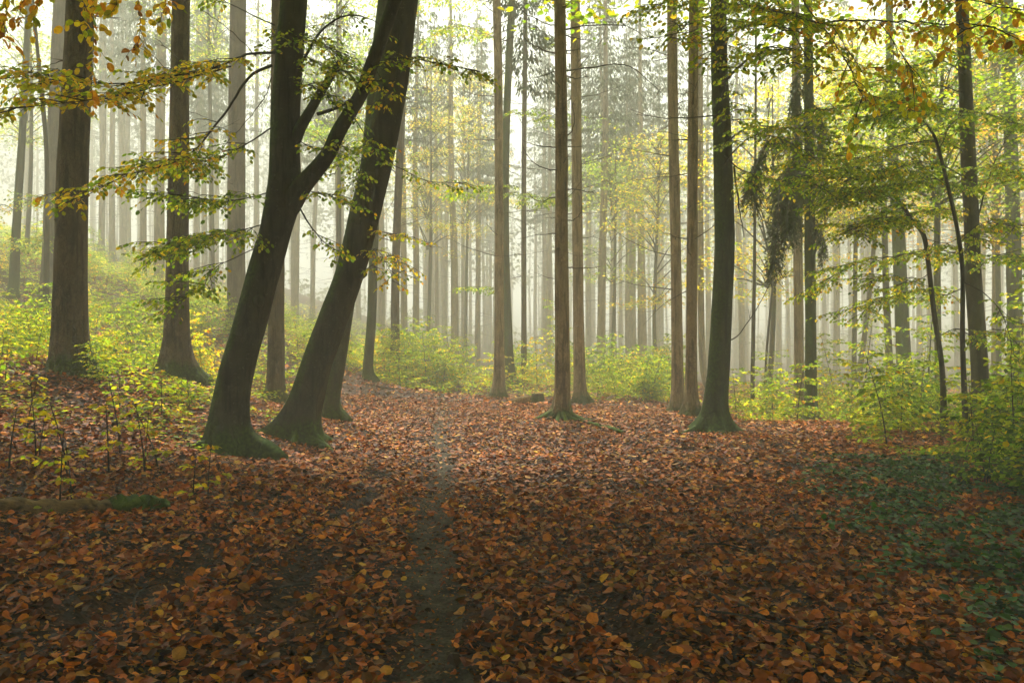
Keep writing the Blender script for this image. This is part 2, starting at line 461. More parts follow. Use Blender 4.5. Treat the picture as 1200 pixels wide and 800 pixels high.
def spray(T, L, base, dr, length, size, mix, width=.55, step=.05, droop=.15, twigr=.003, wood=True, tilt=.6, gap=.06):
    """a flat beech spray: an axis with alternate twigs carrying alternate leaves"""
    m = max(4, int(length / .15))
    dr = unit(np.asarray(dr, float))
    wob = rng.normal(0, .06, 3)
    s_ = np.linspace(0, 1, m)[:, None]
    pts = base + dr * length * s_ + np.outer((s_[:, 0] ** 1.6), (0, 0, -droop * length)) + np.outer(np.sin(s_[:, 0] * 3), wob) * length
    if wood: T.sweep(pts, np.linspace(twigr * 2.2, twigr * .5, m), 4)
    nt_ = max(3, int(length / gap))
    for j in range(nt_):
        u = (j + .5 + U(-.3, .3)) / nt_
        x = u * (m - 1); i = min(int(x), m - 2)
        b = pts[i] + (pts[i + 1] - pts[i]) * (x - i)
        tdir = unit(pts[i + 1] - pts[i])
        td = rotv(tdir, UP, (1 if j % 2 else -1) * U(.6, 1.05))
        ll = width * length * (1.05 - u) * U(.5, 1.0) + .04
        td[2] += U(-.45, .12)
        tp = b + unit(td) * ll * np.linspace(0, 1, 4)[:, None] + np.outer(np.linspace(0, 1, 4) ** 2, (0, 0, -droop * ll))
        if wood and ll > .15: T.sweep(tp[[0, 3]], (twigr, twigr * .4), 3)
        leaves_on(L, tp, size, mix, step, tilt=tilt)
    leaves_on(L, pts[m // 2:], size, mix, step, tilt=tilt)
def bough(T, L, ctl_pts, r0, r1, sprays, slen, size, mix, from_u=.3, up=0.0, droop=.15, step=.05, wig=.03, twigr=.003, width=.6, gap=.065, down=0):
    """a limb through control points, with sprays along it"""
    m = max(8, len(ctl_pts) * 5)
    pts = spline(ctl_pts, m)
    tot = np.linalg.norm(np.diff(pts, axis=0), axis=1).sum()
    pts[1:-1] += rng.normal(0, wig * tot / m, (m - 2, 3))
    T.sweep(pts, r0 + (r1 - r0) * np.linspace(0, 1, m) ** .8, 6 if r0 > .012 else 5)
    for j in range(sprays):
        u = from_u + (1 - from_u) * (j + U(.1, .9)) / sprays
        x = u * (m - 1); i = min(int(x), m - 2)
        b = pts[i] + (pts[i + 1] - pts[i]) * (x - i)
        td = unit(pts[i + 1] - pts[i])
        hd = np.array((td[0], td[1], td[2] * .3)) + rng.normal(0, .08, 3)
        ang = (1 if j % 2 else -1) * U(.25, 1.25)
        hd = rotv(hd, UP, ang); hd[2] += up + U(-.15, .15) - down
        spray(T, L, b, hd, slen * U(.6, 1.15), size, mix, width, step, droop, twigr, gap=gap)
    return pts

# ------------------------------------------------------------------ ground
def axis(lo, hi, fine_lo, fine_hi, fs, grow=1.06):
    a = list(np.arange(fine_lo, fine_hi + 1e-6, fs))
    s_ = fs; x = fine_hi
    while x < hi: s_ *= grow; x += s_; a.append(min(x, hi))
    s_ = fs; x = fine_lo
    while x > lo: s_ *= grow; x -= s_; a.insert(0, max(x, lo))
    return np.array(a)
gx = axis(-140, 140, -6, 6, .09); gy = axis(-26, 185, 2.4, 14, .09)
X, Yg = np.meshgrid(gx, gy)
Z = H(X, Yg)
nx, ny = len(gx), len(gy)
ii = (np.arange(ny - 1)[:, None] * nx + np.arange(nx - 1)[None, :])
me = mesh_np('ground', np.c_[X.ravel(), Yg.ravel(), Z.ravel()], np.stack([ii, ii + 1, ii + nx + 1, ii + nx], -1).reshape(-1, 4))
g = link('ground', me, M['ground']); tag(g, 'forest floor rising to a bank on the left, dark humus under leaves', 'ground', kind='structure')
ZMIN, ZMAX = float(Z.min()), float(Z.max())

# trodden trail, a thin sheet following the ground
ys = np.arange(2.6, 30, .12)
cols = 9
pv = []
for y in ys:
    wd = (.21 + .05 * math.sin(y * 1.3) + .03 * math.sin(y * 4.1)) * (1.0 if y < 14 else max(.35, 1 - (y - 14) / 22))
    for k in range(cols):
        pv.append((track_x(np.array(y)) + (k / (cols - 1) * 2 - 1) * wd * (1 + .18 * math.sin(y * 7 + k // (cols - 1) * 2)), y))
pv = np.array(pv, float)
# lift above the coarse triangles of the ground sheet
def ground_mesh_z(x, y):
    i = np.clip(np.searchsorted(gx, x) - 1, 0, nx - 2); j = np.clip(np.searchsorted(gy, y) - 1, 0, ny - 2)
    fx = (x - gx[i]) / (gx[i + 1] - gx[i]); fy = (y - gy[j]) / (gy[j + 1] - gy[j])
    return (Z[j, i] * (1 - fx) + Z[j, i + 1] * fx) * (1 - fy) + (Z[j + 1, i] * (1 - fx) + Z[j + 1, i + 1] * fx) * fy
pz = ground_mesh_z(pv[:, 0], pv[:, 1]) + .006
edge = (np.arange(len(pv)) % cols == 0) | (np.arange(len(pv)) % cols == cols - 1)
pz[edge] -= .012
r_ = np.arange(len(ys) - 1)[:, None] * cols + np.arange(cols - 1)[None, :]
me = mesh_np('path', np.c_[pv, pz], np.stack([r_, r_ + 1, r_ + cols + 1, r_ + cols], -1).reshape(-1, 4))
pth = link('path', me, M['mud']); tag(pth, 'narrow trodden mud trail leading into the wood', 'path', kind='structure')

# ------------------------------------------------------------------ trees
LAND = [(82, 'the thickest left spruce'), (205, 'the knotty left spruce'), (298, 'the forked leaning beech'),
        (385, 'the mossy leaning beech'), (588, 'the tall spruce by the trail'), (658, 'the spruce with mossy roots'),
        (806, 'the twin spruces'), (843, 'the green-barked beech'), (948, 'the needle-hung spruce'), (1060, 'the pale thick beech'),
        (1142, 'the dark right beech')]
ORD = ['first', 'second', 'third', 'fourth', 'fifth', 'sixth', 'seventh', 'eighth', 'ninth', 'tenth', 'eleventh', 'twelfth', 'thirteenth',
       'fourteenth', 'fifteenth', 'sixteenth', 'seventeenth', 'eighteenth', 'nineteenth', 'twentieth'] + ['twenty-' + q for q in
       ('first', 'second', 'third', 'fourth', 'fifth', 'sixth', 'seventh', 'eighth', 'ninth')]
pending = []      # (object, px, phrase, set key)
def later(o, px, phrase, key): pending.append((o, px, phrase, key))
def resolve_labels():
    buckets = {}
    for o, px, ph, key in pending:
        s_ = sum(1 for a, b in LAND if a < px)
        buckets.setdefault((key, ph, s_), []).append((px, o))
    for (key, ph, s_), lst in buckets.items():
        lst.sort(key=lambda q: q[0])
        if s_ == 0: where = 'left of ' + LAND[0][1]
        elif s_ == len(LAND): where = 'right of ' + LAND[-1][1]
        else: where = 'right of ' + LAND[s_ - 1][1]
        for i, (px, o) in enumerate(lst):
            o['label'] = ph + ' ' + ORD[min(i, len(ORD) - 1)] + ' ' + where if len(lst) > 1 else ph + ' just ' + where
def Ppath(pp, Y, dY=0):
    """pixel path (x, y, width px) at depth Y -> world points with radius; dY: lean in depth over the path"""
    out = []
    for k, (px, py, wpx) in enumerate(pp):
        d = Y + dY * k / max(1, len(pp) - 1)
        out.append((*P(px, py, d), wpx * d / FX / 2))
    return np.array(out)
def extend(path, top, r_top):
    """carry the stem on above the frame"""
    a, b = path[-2], path[-1]
    d = (b - a)[:3]; d = d / max(d[2], .2)
    z = b[2]; out = [path]
    dz = top - z
    if dz > .5:
        for k in range(1, 5):
            f = k / 4
            p = b[:3] + d * dz * f * (1 - .35 * f)
            p[2] = z + dz * f
            out.append(np.array([[*p, b[3] + (r_top - b[3]) * f]]))
    return np.vstack(out)
def root_shape(nl, amp, hh, ph, base_z):
    def f(th, arc, p):
        e = math.exp(-max(0, p[2] - base_z) / hh)
        lob = np.clip(.5 + .5 * np.cos(nl * th + ph + .9 * np.sin(th * 2)), 0, 1) ** 2.6
        lob = lob * (1 + .5 * np.sin(th + ph)) + .18 * np.cos((nl * 2 + 1) * th + ph * 2) ** 2
        e2 = math.exp(-max(0, p[2] - base_z) / (hh * 3.5))
        return 1 + e * (.06 + 1.15 * amp * lob) + .10 * e2 * (lob - .3) + .03 * e2 * np.sin(9 * th + 6 * arc + ph) + .02 * np.sin(4 * th + 3.1 * arc) * np.sin(5.3 * arc + ph)
    return f
def trunk(parent, path, material, base, lobes=5, amp=.9, hh=.22, k=26, name='trunk', noise_amp=.012, knots=0, ph=None):
    T = Tubes()
    zb = base[2]
    p0 = path[0].copy(); 
    rows = [p0 + np.array((0, 0, -.35, 0))]
    full = np.vstack([rows, path])
    m = 70
    sp = spline(full, m)
    # finer rings near the ground
    zz = sp[:, 2]
    T.sweep(sp[:, :3], np.maximum(sp[:, 3], .01), k, root_shape(lobes, amp, hh, random.random() * 6 if ph is None else ph, zb), noise_amp)
    for _ in range(knots):
        u = U(.12, .8); q = sp[int(u * (m - 1))]
        a = U(-2.6, -.5); d = np.array((math.cos(a), math.sin(a), .1))
        b = q[:3] + d * q[3] * .85
        T.sweep(np.array([b, b + d * .035, b + d * .06]), (.05, .035, .006), 6)
    return T.build(name, material, parent, origin=base), sp
def dead_branches(parent, sp, zlo, zhi, cnt, lmin, lmax, base, r=.012, name='dead_branch', separate=True, merged='dead_branches', up=.0):
    Tm = Tubes(); k = 0
    for j in range(cnt):
        z = zlo + (zhi - zlo) * ((j + R()) / cnt)
        i = int(np.argmin(np.abs(sp[:, 2] - z))); q = sp[i]
        a = U(0, 2 * math.pi); ln = U(lmin, lmax)
        d = np.array((math.cos(a), math.sin(a), 0))
        dz = U(-.25, .25) + up; bend = U(.05, .5)
        s_ = np.linspace(0, 1, 7)
        side = np.array((-d[1], d[0], 0)) * U(-.25, .25)
        pts = q[:3] + d * (q[3] * .6) + np.outer(s_ * ln, d) + np.outer(s_ ** 2 * ln, side) + np.outer(s_ * ln * dz + s_ ** 2 * bend * ln * (1 if R() < .7 else -1) * .6, UP)
        pts[1:] += rng.normal(0, .012, (6, 3))
        T = Tubes() if separate else Tm
        rr = r * U(.6, 1.2)
        T.sweep(pts, np.linspace(rr, rr * .2, 7), 5)
        for _ in range(2 if separate else 1):
            i2 = random.randint(2, 5); d2 = unit(rotv(d, UP, random.choice((-1, 1)) * U(.4, 1.0)) + UP * U(-.3, .3))
            T.sweep(np.array([pts[i2], pts[i2] + d2 * ln * U(.12, .35)]), (rr * .4, rr * .12), 3)
        if separate: T.build(name, M['dead'], parent, origin=base)
    if not separate: Tm.build(merged, M['dead'], parent, origin=base)

def spruce_crown_mesh(name, z0, z1, rmax, dens=1.0, seed=0):
    L = Leaves(); T = Tubes()
    z = z0
    cn = 'needle'
    while z < z1:
        f = (z - z0) / (z1 - z0)
        rl = rmax * (1 - f) ** .8 * (.55 + .45 * min(1, f * 4)) + .25
        for _ in range(int(4 * dens + 1)):
            a = U(0, 2 * math.pi); ln = rl * U(.6, 1.1)
            d = np.array((math.cos(a), math.sin(a), 0))
            s_ = np.linspace(0, 1, 6)
            pts = np.array((0, 0, z)) + np.outer(s_ * ln, d) + np.outer(-.45 * s_ * ln + .22 * s_ ** 2 * ln, UP)
            T.sweep(pts[[0, 3, 5]], (.03, .015, .006), 3)
            m = int(85 * dens * ln)
            u = rng.random(m) ** .8
            q = np.array([np.interp(u, s_, pts[:, c]) for c in range(3)]).T
            side = np.cross(d, UP)
            off = rng.uniform(-1, 1, m) * (.38 * ln * (1 - u * .6))
            q = q + off[:, None] * side + np.outer(-np.abs(off) * .35 - rng.random(m) * .15, UP)
            dd = d * rng.uniform(.1, .7, m)[:, None] + side * np.sign(off)[:, None] * .4 + rng.normal(0, .2, (m, 3)); dd[:, 2] -= rng.uniform(.5, 1.6, m)
            c = np.array((.03, .05, .018)) * rng.uniform(.6, 1.7, (m, 1))
            L.add(q, dd, rng.normal(0, 1, (m, 3)), rng.uniform(.10, .28, m), c)
        z += U(.3, .5)
    return L.mesh(name, widthmul=.42), T
def spruce_variant(idx, height, r, z0, rmax, dens):
    """shared meshes of a forest spruce standing at the origin"""
    path = np.array([(0, 0, 0, r * 1.15), (U(-.05, .05), 0, height * .25, r), (U(-.15, .15), U(-.1, .1), height * .5, r * .8), (0, 0, height * .8, r * .4), (0, 0, height, .02)])
    holder = {}
    T = Tubes(); sp = spline(np.vstack([[0, 0, -.5, r * 1.2], path]), 34)
    T.sweep(sp[:, :3], np.maximum(sp[:, 3], .01), 14, root_shape(5, .5, .3, R() * 6, 0), .02)
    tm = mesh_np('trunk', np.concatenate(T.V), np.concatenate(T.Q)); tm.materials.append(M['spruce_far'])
    T2 = Tubes()
    for j in range(46):
        z = 2.2 + (z0 + 1.5 - 2.2) * (j + R()) / 46
        a = U(0, 6.28); ln = U(.5, 2.0) * (.6 + .5 * z / z0)
        d = np.array((math.cos(a), math.sin(a), 0)); s_ = np.linspace(0, 1, 5)
        pts = np.array((0, 0, z)) + np.outer(s_ * ln, d) + np.outer(s_ * ln * U(-.3, .15) + s_ ** 2 * ln * U(-.2, .35), UP)
        T2.sweep(pts, np.linspace(.012, .004, 5), 3)
    dm = mesh_np('dead_branches', np.concatenate(T2.V), np.concatenate(T2.Q)); dm.materials.append(M['dead'])
    cm, _ = spruce_crown_mesh('crown', z0, height, rmax, dens)
    cm.materials.append(M['needle'])
    return tm, dm, cm
SPR = [spruce_variant(0, 27, .17, 12.5, 2.4, .35), spruce_variant(1, 25.5, .16, 16, 2.0, .35), spruce_variant(2, 27.5, .18, 17, 2.3, .35), spruce_variant(3, 24.5, .15, 12.5, 2.4, .5)]
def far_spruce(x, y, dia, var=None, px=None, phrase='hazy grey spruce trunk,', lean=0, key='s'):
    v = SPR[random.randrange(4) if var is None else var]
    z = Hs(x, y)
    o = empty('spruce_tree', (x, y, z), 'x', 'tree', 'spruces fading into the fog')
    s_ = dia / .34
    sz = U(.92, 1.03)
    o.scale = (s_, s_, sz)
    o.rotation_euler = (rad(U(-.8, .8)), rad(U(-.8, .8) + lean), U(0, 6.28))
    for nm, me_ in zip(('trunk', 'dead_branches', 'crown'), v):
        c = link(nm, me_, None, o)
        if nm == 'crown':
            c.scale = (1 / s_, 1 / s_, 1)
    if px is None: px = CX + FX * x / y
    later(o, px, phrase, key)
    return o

CROWN_L = 'beech'
def beech_crown_mesh(name, z0, z1, rx, nclus, leaf, mix, seedoff=(0, 0), per=150):
    """upper crown: limbs with flat layers of leaves, light and gaps between"""
    L = Leaves(); T = Tubes()
    for j in range(nclus):
        f = R(); z = z0 + (z1 - z0) * f
        a = U(0, 6.28); rr = rx * math.sqrt(R()) * (1 - .55 * abs(f - .4) * 1.6)
        c = np.array((math.cos(a) * rr + seedoff[0] * f, math.sin(a) * rr + seedoff[1] * f, z))
        st = np.array((seedoff[0] * f * .5, seedoff[1] * f * .5, max(z0 + .3, z - rr * .7)))
        T.sweep(spline([st, (st + c) / 2 + (0, 0, .3), c], 6), np.linspace(.035, .006, 6), 4)
        m = per
        q = c + rng.normal(0, 1, (m, 3)) * (.75, .75, .13)
        d = rng.normal(0, 1, (m, 3)); d[:, 2] = rng.uniform(-.5, .1, m)
        L.add(q, d, UP + rng.normal(0, .45, (m, 3)), leaf * rng.uniform(.6, 1.2, m), pick(mix, m))
    return L.mesh(name), T

# ---- named near trees ------------------------------------------------
def G0(px, py, y):   # base point on ground at depth y under pixel column
    x = P(px, py, y)[0]; return np.array((x, y, Hs(x, y)))
def near_spruce(pp, Y, label, material, top=25, lobes=5, amp=.5, hh=.18, knots=6, dead=14, zlo=2, zhi=10, lmin=.3, lmax=1.2, var=0, dr=.012, group=None, crown=True, k=26):
    b = G0(pp[0][0], pp[0][1], Y)
    path = Ppath(pp, Y); path[0, :3] = b
    rt = path[-1, 3]
    path = extend(path, top, rt * .25)
    o = empty('spruce_tree', b, label, 'tree', group)
    tr, sp = trunk(o, path, material, b, lobes, amp, hh, k, knots=knots)
    dead_branches(o, sp, b[2] + zlo, b[2] + zhi, int(dead * 1.4), lmin, lmax * 1.25, b, dr * 1.15)
    if crown:
        c = link('crown', SPR[var][2], None, o)
        q = sp[int(np.argmin(np.abs(sp[:, 2] - 17)))]
        c.location = (q[0] - b[0], q[1] - b[1], 0)
        c.rotation_euler = (0, 0, U(0, 6))
    return o, sp, b

sA, spA, bA = near_spruce([(82, 446, 46), (82, 400, 40), (83, 300, 36), (86, 180, 33), (92, 60, 31), (94, 0, 30)], 13, 'thickest spruce at the left, dark brown trunk standing on the bank', M['spruce_bark'], dead=8, zlo=5, zhi=12, var=1, knots=10)
sB, spB, bB = near_spruce([(205, 446, 40), (207, 400, 30), (208, 300, 25), (210, 150, 22), (212, 0, 20)], 16, 'knotty brown spruce on the left bank between thick spruce and forked beech', M['spruce_bark'], amp=.8, hh=.3, dead=12, zlo=3.5, zhi=12, var=0)
near_spruce([(58, 366, 30), (62, 320, 25), (68, 150, 22), (74, 0, 20)], 30, 'grey misty spruce close behind the thickest left spruce', M['spruce_bark'], dead=8, zlo=5, zhi=14, var=2)
near_spruce([(322, 472, 26), (323, 440, 21), (324, 350, 18), (325, 200, 17), (326, 0, 15)], 18.5, 'narrow spruce with mossy foot half hidden behind the forked beech', M['spruce_bark'], dead=8, zlo=4, zhi=12, var=3)
near_spruce([(277, 392, 26), (277, 350, 21), (277, 200, 20), (279, 0, 18)], 29, 'pale grey spruce on the bank left of the forked beech', M['spruce_bark'], dead=12, zlo=5, zhi=14, var=1)
near_spruce([(187, 345, 15), (187, 320, 12), (187, 200, 11), (190, 0, 10.5)], 42, 'pale spruce high on the bank left of the knotty spruce', M['spruce_far'], dead=12, zlo=4, zhi=16, var=0, k=16, knots=0)
near_spruce([(584, 467, 20), (585, 430, 13), (585, 300, 10.5), (584, 100, 10), (582, 0, 9.5)], 25, 'tall slim brown spruce standing right beside the trail', M['spruce_bark_light'], dead=22, zlo=4, zhi=14, lmin=.5, lmax=1.5, var=2)
near_spruce([(680, 471, 20), (679, 440, 14), (677, 300, 12.5), (675, 100, 12), (674, 0, 11.5)], 23, 'smooth brown spruce just behind the one with mossy roots', M['spruce_bark_light'], dead=16, zlo=4, zhi=12, lmin=.5, lmax=1.6, var=1)
near_spruce([(795, 480, 18), (794, 440, 14), (792, 300, 12.5), (789, 150, 12), (787, 0, 11)], 20.5, 'left one of the twin brown spruces beside the green beech', M['spruce_bark_light'], dead=18, zlo=3, zhi=12, lmin=.5, lmax=1.8, var=3)
near_spruce([(810, 489, 21), (810, 440, 14), (811, 300, 12.5), (812, 150, 12), (813, 0, 11)], 18, 'right one of the twin brown spruces beside the green beech', M['spruce_bark_light'], dead=12, zlo=3, zhi=9, lmin=.4, lmax=1.5, var=0)
near_spruce([(463, 436, 13), (463, 400, 11), (464, 300, 9.5), (470, 150, 9), (476, 0, 8.5)], 29, 'grey brown spruce rising from the shrubs left of the trail', M['spruce_bark'], dead=30, zlo=4, zhi=16, lmin=.6, lmax=2.2, var=2, k=16)
near_spruce([(614, 452, 8), (614, 400, 6.5), (614, 200, 5.8), (616, 0, 5)], 33, 'thin dark spruce right behind the trailside spruce', M['spruce_bark'], dead=22, zlo=4, zhi=16, lmin=.5, lmax=1.5, var=3, k=14, knots=0)

# spruce with mossy roots
ppF = [(658, 491, 25), (659, 470, 20), (659, 400, 17.5), (658, 300, 16), (658, 160, 14.5), (656, 0, 13.5)]
oF, spF, bF = near_spruce(ppF, 17, 'brown spruce with spreading mossy roots in the leafy clearing', M['spruce_bark_light'], amp=.9, hh=.16, dead=14, zlo=2.6, zhi=12, lmin=.25, lmax=.9, var=1, knots=16)
def limb_px(parent, base, pts, Y0, Y1, r, name='dead_branch', m='dead', twigs=3):
    T = Tubes()
    w_ = np.array([P(a, b, Y0 + (Y1 - Y0) * i / (len(pts) - 1)) for i, (a, b) in enumerate(pts)])
    s_ = spline(w_, 14); s_[2:-1] += rng.normal(0, .006, (11, 3))
    T.sweep(s_, np.linspace(r, r * .25, 14), 6)
    ln = np.linalg.norm(s_[-1] - s_[0])
    for _ in range(twigs):
        i = random.randint(4, 12); d = unit(s_[i] - s_[i - 1]); d = unit(rotv(d, np.array((0, 1., 0)), random.choice((-1, 1)) * U(.4, .9)) + rng.normal(0, .3, 3))
        T.sweep(np.array([s_[i], s_[i] + d * ln * U(.08, .2)]), (r * .35, r * .15), 4)
    return T.build(name, M[m], parent, origin=base)
for pts, d1 in (([(660, 84), (700, 78), (735, 76), (760, 95), (778, 112)], 15), ([(661, 35), (690, 30), (725, 30), (745, 36), (770, 58)], 16.5), ([(661, 41), (675, 45), (694, 48)], 16),
                ([(654, 30), (640, 28), (615, 15), (600, -5)], 16.5), ([(655, 64), (635, 58), (615, 45), (604, 20)], 17.5), ([(654, 173), (640, 172), (625, 170), (612, 164)], 16),
                ([(655, 199), (640, 198), (622, 188), (613, 172)], 16.4), ([(662, 313), (675, 314), (690, 314), (705, 312)], 16), ([(663, 222), (675, 222), (690, 225), (703, 222)], 16.4),
                ([(664, 160), (672, 150), (672, 130), (667, 110)], 16.6), ([(655, 230), (645, 232), (632, 236), (618, 226)], 16.8), ([(661, 88), (675, 92), (690, 90)], 17),
                ([(655, 2), (640, 0), (620, -5)], 16.8), ([(663, 258), (672, 258), (680, 250), (682, 240)], 16.6)):
    limb_px(oF, bF, pts, 17, d1, .016)
# long bare twig hanging from the twin spruce towards the gap
limb_px(oF, bF, [(666, 92), (690, 66), (708, 40), (712, 10), (716, -12)], 16.8, 15.8, .006)
for k, (dx, dy, ln) in enumerate(((-1, -.35, .95), (.95, -.55, 1.0), (-.3, -1, .7), (.5, -1, 1.05), (1, .1, .7), (-.9, .4, .6), (.1, -1, .8))):
    T = Tubes(); d = unit(np.array((dx, dy, 0.)))
    s_ = np.linspace(0, 1, 9)
    sd_ = np.array((-d[1], d[0], 0)) * U(-.35, .35)
    q = bF + np.outer(.08 + s_ * ln, d) + np.outer(s_ ** 2 * ln, sd_)
    q[:, 2] = H(q[:, 0], q[:, 1]) + .20 * np.exp(-s_ * 5) + .035 * (1 - s_) + .012 * np.sin(s_ * 9 + k) - .05 * s_ ** 3
    T.sweep(q, np.linspace(.075, .018, 9), 8, noise_amp=.05)
    T.build('root', M['moss'], oF, origin=bF)

# ---- forked leaning beech (A)
YA = 10.9
bBA = G0(269, 541, YA)
oA = empty('beech_tree', bBA, 'dark forked beech leaning right, dividing into two stems above the bank', 'tree')
ppA = [(269, 543, 58), (268, 500, 45), (276, 440, 40), (293, 380, 37), (309, 320, 36), (323, 270, 36), (333, 225, 41)]
pA = Ppath(ppA, YA); pA[0, :3] = bBA
stem = np.vstack([pA, Ppath([(334, 190, 36), (334, 150, 34), (337, 90, 32), (342, 30, 31), (346, -20, 30)], YA)])
stem = extend(stem, 17, .05)
trA, spBA = trunk(oA, stem, M['beech_bark'], bBA, 5, .75, .22, 36, noise_amp=.014)
T = Tubes()
fork = Ppath([(329, 262, 20), (339, 240, 28), (352, 220, 24), (368, 202, 20), (385, 180, 17.5), (395, 158, 17), (409, 134, 16), (423, 110, 15.5), (434, 80, 15.5), (447, 45, 15.5), (463, 0, 15), (475, -40, 14)], YA, -.5)
fork = extend(fork, 15, .04)
f_ = spline(fork, 60); T.sweep(f_[:, :3], np.maximum(f_[:, 3], .01), 20, noise_amp=.02)
T.build('fork_stem', M['beech_bark'], oA, origin=bBA)
T = Tubes(); q = spline(Ppath([(336, 178, 12), (345, 163, 17), (352, 150, 14), (361, 134, 12.5), (372, 115, 11), (384, 96, 9.5), (392, 83, 8), (398, 72, 5.5)], YA, -.3), 26)
T.sweep(q[:, :3], q[:, 3], 12, noise_amp=.05); T.build('broken_limb', M['beech_bark'], oA, origin=bBA)
# old branch scar
T = Tubes(); c0 = P(301, 352, YA - .24); T.sweep(np.array([c0 + (0, .16, 0), c0 + (0, .05, 0), c0 + (0, -.0, -.01)]), (.11, .085, .05), 10, noise_amp=.04)
T.build('branch_scar', M['beech_bark'], oA, origin=bBA)
# root running right along the ground
for dx, dy, ln, r0 in ((1, -.25, 1.0, .10), (-.8, -.45, .5, .11), (.3, -1, .5, .10), (.95, .3, .6, .1)):
    T = Tubes(); d = unit(np.array((dx, dy, 0.))); s_ = np.linspace(0, 1, 9)
    qq = bBA + np.outer(.12 + s_ * ln, d); qq[:, 2] = H(qq[:, 0], qq[:, 1]) + .24 * np.exp(-s_ * 4) + .03 * (1 - s_) - .06 * s_ ** 3
    T.sweep(qq, np.linspace(r0, .02, 9), 9, noise_amp=.05); T.build('root', M['beech_bark'], oA, origin=bBA)

def boughs(parent, base, specs, name='branch', lname='foliage'):
    """each spec: pixel path, depth from, depth to, dict -> one wooden branch with its foliage as a sub-part"""
    for pts, d0, d1, kw in specs:
        T, L = Tubes(), Leaves()
        kw = dict(kw)
        w_ = [P(a, b, d0 + (d1 - d0) * i / (len(pts) - 1)) for i, (a, b) in enumerate(pts)]
        bough(T, L, w_, kw.pop('r0', .014), kw.pop('r1', .004), kw.pop('n', 8), kw.pop('sl', .5), kw.pop('size', .062), kw.pop('mix', MIX_YG), **kw)
        br = T.build(name, M['twig'], parent, origin=base)
        if L.p: L.build(lname, M['leaf'], br, origin=base)

S = lambda **k: k
boughs(oA, bBA, [
    # long spray to the left at the top
    ([(322, 62), (290, 64), (262, 76), (236, 84), (200, 90), (150, 98), (80, 96), (15, 86)], 10.8, 7.2, S(r0=.02, n=26, sl=.75, mix=MIX_Y, from_u=.18, down=.05, droop=.1)),
    ([(270, 78), (235, 88), (190, 100), (140, 112), (80, 120), (10, 128)], 9.6, 7.0, S(r0=.010, n=14, sl=.6, mix=MIX_Y, from_u=.3, droop=.1)),
    ([(318, 77), (295, 88), (278, 110), (266, 130), (250, 150), (232, 172), (205, 190), (150, 205), (95, 232)], 10.8, 8.2, S(r0=.022, n=20, sl=.6, mix=MIX_Y, from_u=.45, droop=.12)),
    ([(318, 150), (295, 165), (268, 180), (235, 190), (200, 196), (170, 190)], 10.8, 9.4, S(r0=.012, n=18, sl=.75, mix=MIX_YG, from_u=.2)),
    ([(316, 225), (290, 232), (262, 236), (230, 232), (190, 226)], 10.9, 10, S(r0=.010, n=14, sl=.7, mix=MIX_G, from_u=.15)),
    ([(312, 262), (290, 268), (262, 276), (225, 285), (185, 292)], 10.9, 9.8, S(r0=.010, n=18, sl=.75, mix=MIX_G, from_u=.15)),
    ([(310, 285), (280, 300), (250, 315), (235, 340), (205, 352)], 10.9, 10, S(r0=.008, n=12, sl=.6, mix=MIX_G, from_u=.35)),
    ([(322, 30), (300, 20), (270, 5), (240, -10)], 10.8, 9.5, S(r0=.012, n=4, sl=.5, mix=MIX_YG, from_u=.7)),
    # thin bare zig-zag twigs against the sky
    ([(318, 90), (312, 110), (300, 128), (284, 148), (262, 172)], 10.7, 10.2, S(r0=.008, n=0, wig=.1)),
    ([(300, 66), (285, 50), (262, 30), (236, 12)], 10.6, 10, S(r0=.007, n=0, wig=.1)),
    # curved limb right of the stem
    ([(344, 88), (358, 66), (372, 42), (392, 24), (412, 18), (432, 22), (448, 30)], 10.8, 10.6, S(r0=.026, n=6, sl=.35, mix=MIX_G, from_u=.25, r1=.004)),
    ([(372, 134), (385, 130), (400, 124), (416, 114)], 10.7, 10.5, S(r0=.026, n=0, r1=.02, wig=.02)),
    ([(340, 45), (365, 48), (385, 56), (400, 70), (405, 85)], 10.7, 10.3, S(r0=.010, n=14, sl=.45, mix=MIX_G, from_u=.1)),
    ([(345, 160), (362, 172), (378, 175), (398, 168)], 10.8, 10.4, S(r0=.008, n=9, sl=.42, mix=MIX_G, from_u=.2)),
    ([(346, 235), (362, 262), (378, 282), (396, 298)], 10.9, 10.4, S(r0=.014, n=7, sl=.4, mix=MIX_YG, from_u=.4)),
    ([(415, 138), (432, 165), (440, 180)], 10.4, 10.2, S(r0=.007, n=6, sl=.35, mix=MIX_YG, from_u=.3)),
    ([(430, 90), (450, 72), (478, 68), (510, 74), (545, 80), (562, 84)], 10.4, 9.6, S(r0=.009, n=15, sl=.45, mix=MIX_YG, from_u=.08)),
    ([(345, 110), (362, 100), (380, 112), (398, 128)], 10.8, 10.2, S(r0=.008, n=12, sl=.45, mix=MIX_G, from_u=.1)),
    ([(350, 60), (372, 74), (392, 82), (412, 84)], 10.7, 9.9, S(r0=.008, n=12, sl=.42, mix=MIX_YG, from_u=.1)),
    ([(350, 205), (365, 225), (385, 228), (404, 240)], 10.8, 10.3, S(r0=.008, n=10, sl=.42, mix=MIX_YG, from_u=.2)),
    ([(436, 75), (445, 90), (452, 108), (446, 120)], 10.3, 9.8, S(r0=.007, n=8, sl=.32, mix=MIX_Y, from_u=.2)),
    ([(332, 70), (330, 60), (335, 48), (350, 42)], 10.7, 10.1, S(r0=.006, n=6, sl=.5, mix=MIX_G, from_u=.2)),
])
